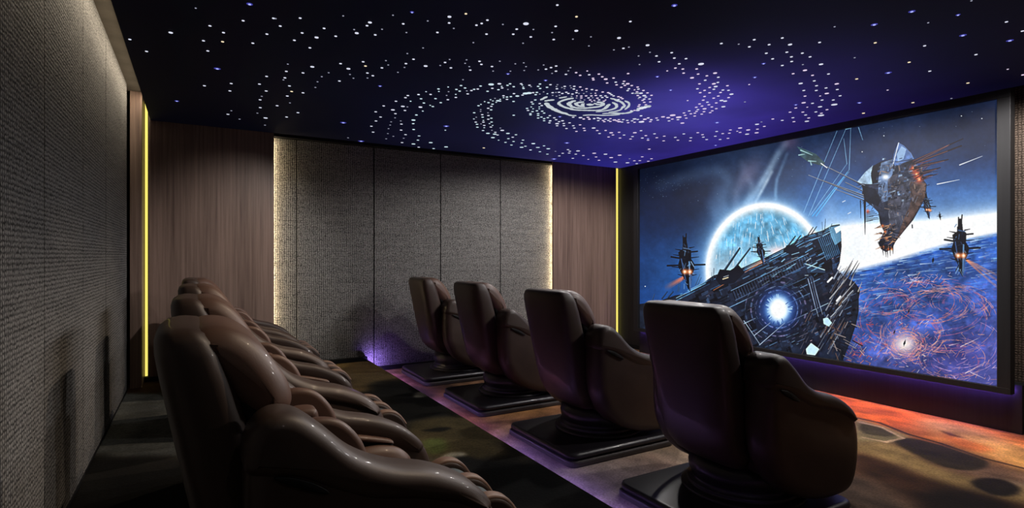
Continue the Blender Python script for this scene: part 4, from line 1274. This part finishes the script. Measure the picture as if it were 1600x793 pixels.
tile(820, 90, 7.93, "258,280,Bs 188,323 165,352 190,378 275,364 318,331 405,331,s 392,354,s 398,382 460,366,s 495,352 492,380,s 563,345,s 613,352 575,370,s 608,385 687,360 645,403,s 765,382 710,398,s 832,392 765,417,s 888,401 965,422 1033,430 150,427 135,455 185,447,s 233,420,s 345,430 280,443,s 425,425 465,440 515,425 385,427,s 345,463,s 393,474,s 430,462,s "
     "845,252 850,271 1003,263,L 1100,249 1020,310 1127,300 1138,333 1230,289 1218,318 1275,320,L 1240,340 1325,342 1195,364 1398,361 1290,382 1275,404 1408,386 1360,395,s 1470,403 1390,420 1335,437 1520,433 1440,437,L 1570,463 1400,465 1480,467,L 1425,487 1500,485 1410,502,s 1480,510 1545,508 1460,525 1555,545 1480,550 1420,580 1500,580 1410,600 1445,620,XL 1490,610,XL 1400,650,L 1360,650 1320,655 1440,718 "
     "540,440 590,447 640,430 580,475,s 645,470,s 700,472 760,470 825,470 880,465 940,468 1000,470 640,495,s 700,495 790,495 840,492,s 900,498 960,490 1020,488 690,522,s 740,520,s 810,520 860,525,s 920,520 830,540,s 870,535,s 910,545 980,535 1000,520,s 1075,455 1100,470 1160,480 1190,490 1210,505 1160,515 1055,440 875,437,s 820,440,s 730,440,s 670,440,s "
     "600,735 690,740 730,755 780,735 800,755 860,750 910,745 130,520 85,547 100,570 185,565 210,590 215,660 150,655 95,665 240,683 165,690 165,712 205,733 165,745 310,715 240,752 285,740 365,742 435,730,Bs 388,765 240,778 315,778 470,778 28,625 40,650 80,607,s 180,607,s 103,630,s 180,630,s 70,690 70,705")
tile(820, 170, 7.93, "465,145 312,147 425,155 555,170 305,170 400,180,L 483,178 400,206 485,205 600,206 685,195 517,240 613,234 733,237 853,234,L 640,276 742,265 898,265 1002,264 927,302 1070,293,L 1168,287 1092,320 1038,345 1230,321 1180,358 1363,292,L 1440,267 1335,340 1310,370 1457,358 1500,328 1527,385 1527,368,Bs "
     "690,105,L 730,123 785,102 800,126 860,118 905,108 910,142 935,118 970,140 985,155 1000,125 1035,140 1060,152 1060,118 1110,135,L 1140,145 1165,130 1170,155,L 1205,160 1220,130 1270,140 1280,168 1330,145 1360,122,L 1360,163 1400,128 1445,158,XL 1480,125 1530,108 1565,130 1555,155 1440,82 "
     "105,427,L 170,475 238,455 72,506 187,528 290,491,L 280,558 380,523,s 427,580 470,547 522,420,B 535,502 558,522 550,545 632,558 660,518,L 595,610 362,619,B 725,575 787,622,s 860,547,L 883,593 920,634 1000,559,L 1070,601,L 1175,571,L 1123,656,L 1000,715 1272,665,L 1298,615,s 1357,640 1425,638 1455,591 1387,676 1530,646 1570,615 1543,496")
tile(640, 170, 7.93, "820,161 915,161 1015,160 835,188 885,183,s 990,179,s 925,202 1028,202,s 840,224 1007,222 925,230,s 910,265 1020,262,s 1125,234,s 1148,263,L 970,300,L 1062,287 1055,310,L 1090,320 1032,353,L 1218,301,L 1318,317 1278,348 1224,366 1103,385,s 1188,412 1288,401 1262,445 1405,384 1390,420 1533,427,L 1435,460 1388,473,L 1497,506 920,481,Y 455,213,B 443,261,s 45,180 50,252 117,332 103,384 262,415,L 48,432,L 113,472 452,468,L 298,489 1580,475")
tile(1000, 90, 7.93, "970,239 645,246,L 808,276 737,321 915,320,L 965,303 1083,344 863,366 938,354,L 712,382 800,402 915,388 1027,398 1097,401 747,430 862,432 998,428 380,400,Bs 800,477 970,472 1133,449,L 1098,491 913,498 783,523 1010,527,L 1055,535,L 835,548 945,557 590,528,s 738,570 853,580 768,596 697,611 890,607 1033,604,L 718,640 800,630,L 945,628 610,657 793,666 700,662 895,655 870,677 545,682 630,692 680,684 765,696 560,711 678,720 405,710,XL 480,735,XL 573,746 285,730,L 350,740,L 205,745 100,745 400,758 470,765 360,780 220,770 140,768 60,760,L 30,785 1300,545,s 1423,242,Bs 1353,329,s 215,233,Bs")
tile(1180, 90, 7.93, "1258,260,Y 732,284 563,316,L 1010,321,L 760,344 878,372 602,403 757,403 1017,391 887,440,L 617,473 805,471,s 1052,469 828,522 967,521 600,555,L 710,562 503,582,Bs 980,578,XL 803,605,L 503,620 645,610,s 890,641 432,672 590,671 752,669 820,685 625,707 815,712,XL 467,741 663,744 218,757 335,774 640,785,L 480,790 1295,558,Bs 1342,685,Y")
tile(1000, 170, 7.93, "525,173,L 955,168,B 180,306 72,328 28,358 300,335 208,354 293,393 437,350 470,385 543,307 630,355 623,392 716,292 775,317 785,347 826,377 950,277 933,336 1025,303 1107,298 1120,258 992,376 1090,362 937,450,Bs 1240,234,L 1340,258,L 1205,274,s 1240,288 1327,310,L 1450,188,L 1505,159,s 1540,214 1455,248 1445,293,L 115,496")
tile(1050, 0, 2.909, "850,466,Bs 980,408,s 1270,446,s 1345,376,Y 1095,465,Y 870,513,Y 1595,339")

ES = {'w': emit('white_star', (0.72, 0.74, 0.88), 1.0), 'b': emit('blue_star', (0.42, 0.46, 1.0), 1.1), 'y': emit('amber_star', (1.0, 0.82, 0.55), 1.0),
      'p': emit('pinkish_star', (0.80, 0.66, 0.86), 1.0), 'c': emit('pale_cyan_star', (0.62, 0.78, 0.86), 1.0), 'h': emit('blue_star_halo', (0.05, 0.05, 0.42), 0.8), 'g': emit('galaxy_arm_light', (0.52, 0.58, 0.62), 1.0), 'd': emit('small_star', (0.30, 0.31, 0.40), 1.0)}


def disc_geo(x, y, z, r, n=12):
    v = [(x + r * math.cos(2 * math.pi * i / n), y + r * math.sin(2 * math.pi * i / n), z) for i in range(n)]
    w = [(a, b_, z + 0.003) for a, b_, _ in v]
    f = [tuple(range(n)), tuple(reversed(range(n, 2 * n)))] + [(i, n + i, n + (i + 1) % n, (i + 1) % n) for i in range(n)]
    return v + w, f


pts = []
for x, y, k, col in stars:
    X_, Y_ = at_z(x, y, Z_STAR)
    if not (SP_X0 + .03 < X_ < SP_X1 - .03 and SP_Y0 < Y_ < SP_Y1 - .03):
        continue
    d_ = X_ * S_ + Y_ * C_
    if col == 'w':
        if x > 900 and y > 100 and rng.random() < .6: col = 'p'
        elif 640 < x < 860 and y > 125 and rng.random() < .6: col = 'c'
    pts.append((X_, Y_, SZ[k] * d_ / F / 2, col, SZ[k], k))
for _ in range(150):                                     # scattered stars over the part of the film nearer than the photo's frame
    X_, Y_ = rng.uniform(SP_X0 + .1, SP_X1 - .1), rng.uniform(SP_Y0 + .1, 4.0)
    d_ = X_ * S_ + Y_ * C_
    if d_ > .3:
        x, y = project(X_, Y_, Z_STAR)
        if -20 < x < 1620 and y > -12: continue
    pts.append((X_, Y_, rng.uniform(.007, .012), rng.choice('wwwwpb'), 2.0, 's'))
pts.sort(key=lambda p: -p[4])
VV = {k: ([], []) for k in ES}
names = {'w': 'star_light', 'b': 'star_light', 'y': 'star_light'}
for i, (X_, Y_, r, col, s_, k) in enumerate(pts):
    if i < 96:
        v, f = disc_geo(X_, Y_, -0.004, r)
        mesh_obj('star_light', v, f, ES[col], star)
    else:
        kk = 'd' if (k == 's' and col == 'w') else col
        v, f = disc_geo(X_, Y_, -0.004, r, 8)
        q = len(VV[kk][0]); VV[kk][0].extend(v); VV[kk][1].extend([tuple(a + q for a in t_) for t_ in f])
    if col == 'b':
        v, f = disc_geo(X_, Y_, -0.0005, r * 2.3)
        q = len(VV['h'][0]); VV['h'][0].extend(v); VV['h'][1].extend([tuple(a + q for a in t_) for t_ in f])


# closely set rows of stars in the galaxy's heart: rings of short bright bands
def band(poly_, wpx):
    W_ = [at_z(820 + x / 7.93, 90 + y / 7.93, Z_STAR) for x, y in poly_]
    P_ = []
    kk = len(W_)
    for i in range(kk - 1):
        p0, p1, p2, p3 = W_[max(0, i - 1)], W_[i], W_[i + 1], W_[min(kk - 1, i + 2)]
        for j in range(5):
            t = j / 5
            P_.append(tuple(0.5 * ((2 * p1[c]) + (p2[c] - p0[c]) * t + (2 * p0[c] - 5 * p1[c] + 4 * p2[c] - p3[c]) * t * t + (3 * p1[c] - p0[c] - 3 * p2[c] + p3[c]) * t ** 3) for c in (0, 1)))
    P_.append(W_[-1])
    hw = wpx * 0.74 * 5.1 / F / 2
    k_ = len(P_)
    V, Fc = [], []
    for i, p in enumerate(P_):
        a, b_ = P_[max(0, i - 1)], P_[min(k_ - 1, i + 1)]
        tx_, ty_ = b_[0] - a[0], b_[1] - a[1]
        L = math.hypot(tx_, ty_) + 1e-9
        h = hw * (0.75 + 0.5 * rng.random()) * min(1, .35 + min(i, k_ - 1 - i) * .35)
        nx_, ny_ = -ty_ / L * h, tx_ / L * h
        V += [(p[0] + nx_, p[1] + ny_, -.004), (p[0] - nx_, p[1] - ny_, -.004), (p[0] + nx_, p[1] + ny_, -.001), (p[0] - nx_, p[1] - ny_, -.001)]
    for i in range(k_ - 1):
        a, b_ = 4 * i, 4 * i + 4
        Fc += [(a, a + 1, b_ + 1, b_), (a + 2, b_ + 2, b_ + 3, a + 3), (a, b_, b_ + 2, a + 2), (a + 1, a + 3, b_ + 3, b_ + 1)]
    Fc += [(0, 2, 3, 1), (4 * k_ - 4, 4 * k_ - 3, 4 * k_ - 1, 4 * k_ - 2)]
    q = len(VV['g'][0]); VV['g'][0].extend(V); VV['g'][1].extend([tuple(a + q for a in t_) for t_ in Fc])


band([(195, 522), (235, 500), (275, 478)], 6)
band([(245, 535), (300, 525), (365, 518)], 7)
band([(262, 555), (300, 600), (380, 645), (450, 675), (530, 695)], 11)
band([(500, 690), (570, 712), (640, 715)], 6)
band([(720, 712), (820, 706), (950, 711), (1080, 708), (1180, 700)], 6)
band([(960, 690), (1060, 685), (1140, 690)], 6)
band([(1090, 680), (1180, 688), (1270, 682), (1340, 660)], 9)
band([(605, 498), (540, 508), (470, 528), (420, 558), (455, 592), (530, 622), (600, 632)], 7)
band([(560, 635), (650, 645), (800, 650), (920, 648), (990, 628), (1030, 590), (1050, 572)], 7)
band([(520, 480), (470, 490), (425, 497)], 5)
band([(628, 528), (575, 545), (545, 572), (585, 600)], 9)
band([(560, 600), (640, 618), (740, 622), (850, 612), (930, 600), (968, 575), (950, 553), (890, 548)], 8)
band([(735, 545), (680, 550), (635, 565), (660, 590), (740, 605)], 8)
band([(740, 565), (710, 575), (730, 592)], 6)
band([(770, 582), (805, 578), (842, 584)], 12)
band([(860, 560), (900, 575), (940, 575)], 6)
band([(1085, 550), (1130, 575), (1135, 610), (1090, 635), (1000, 655), (880, 668)], 6)
band([(1150, 525), (1200, 550), (1235, 590), (1215, 620)], 5)
band([(1210, 600), (1190, 640), (1120, 662), (1040, 672)], 5)
band([(1060, 500), (1120, 515), (1160, 540)], 6)
band([(1240, 530), (1290, 560), (1285, 600), (1240, 640)], 5)
band([(1400, 640), (1450, 620), (1510, 605), (1550, 590)], 14)
band([(1360, 440), (1430, 435)], 3)
for kk, (v, f) in VV.items():
    if v:
        nm_ = {'h': 'star_halo', 'g': 'galaxy_arm'}.get(kk, 'star_light')
        o = mesh_obj(nm_, v, f, ES[kk], star)
        if kk != 'g': o['kind'] = 'stuff'

# ------------------------------------------------------------------ lamps
def area(name, loc, rot, sx, sy, energy, col, spread=180):
    l = bpy.data.lights.new(name, 'AREA'); l.shape = 'RECTANGLE'; l.size = sx; l.size_y = sy; l.energy = energy; l.color = col; l.spread = math.radians(spread)
    o = bpy.data.objects.new(name, l); C.objects.link(o); o.location = loc; o.rotation_euler = rot
    return o


def spot(name, loc, target, energy, col, angle, blend=0.7, size=0.05):
    l = bpy.data.lights.new(name, 'SPOT'); l.energy = energy; l.color = col; l.spot_size = math.radians(angle); l.spot_blend = blend; l.shadow_soft_size = size
    o = bpy.data.objects.new(name, l); C.objects.link(o); o.location = loc
    o.rotation_euler = (Vector(target) - Vector(loc)).to_track_quat('-Z', 'Y').to_euler()
    return o


WARM = (1.0, 0.78, 0.56)
# cove light above the cloth wall: sits on the star panel's edge and washes the wall through the gap
area('cove_light', (X_PANEL + 0.012, 3.3, 3.02), (0, math.radians(42), 0), 0.04, 6.6, 30, (1.0, 0.84, 0.62))
# unseen downlights over the open floor before the screen; weaker ones over the gangway between the rows
area('riser_glow_boost', (X_EDGE + 0.04, 6.80, H_PLAT - 0.012), Vector((0.5, 1.0, -0.1)).to_track_quat('-Z', 'Y').to_euler(), 0.03, 0.012, 1.8, (0.36, 0.22, 1.0))  # added lamp boosting the lilac strip's glow on the far wall
WHITE = (1.0, 0.95, 0.91)
for x, y, e in ((5.0, 1.5, 120), (4.7, 2.9, 105), (4.4, 4.2, 95), (4.1, 5.3, 90)):
    spot('unseen_spot', (x, y, 2.80), (x, y, 0), e, WHITE, 172, 0.3, 0.05)
for y in (2.2, 3.6, 5.0):
    spot('unseen_spot', (2.0, y, 2.83), (0.5, y, 0.85), 100, WARM, 62, 0.8, 0.015)
spot('unseen_spot', (1.1, 5.0, 2.80), (0.35, 6.9, 1.2), 90, WHITE, 68, 1.0, 0.015)  # added wash to brighten the far left timber
spot('unseen_spot', (0.9, -0.9, 2.83), (0.9, 0.9, 0.6), 9, WHITE, 75, 0.9, 0.015)  # added weak fill from the camera side, no ceiling fitting

# ------------------------------------------------------------------ world, camera, view
w = bpy.data.worlds.new('dim_room'); bpy.context.scene.world = w; w.use_nodes = True
w.node_tree.nodes['Background'].inputs['Color'].default_value = (0.0, 0.0, 0.0, 1)
cam = bpy.data.cameras.new('camera'); co = bpy.data.objects.new('camera', cam); C.objects.link(co)
co.location = (0, 0, CAM_Z); co.rotation_euler = (math.radians(90), 0, -YAW)
cam.sensor_width = 36; cam.lens = 36 * F / 1600; cam.shift_y = 2.5 / 1600; cam.clip_start = 0.05
sc = bpy.context.scene
sc.camera = co
sc.view_settings.view_transform = 'Standard'; sc.view_settings.look = 'None'; sc.view_settings.exposure = 0; sc.view_settings.gamma = 1
sc.view_settings.use_curve_mapping = False
sc.cycles.use_denoising = True
sc.cycles.max_bounces = 8; sc.cycles.diffuse_bounces = 4
sc.cycles.sample_clamp_indirect = 3
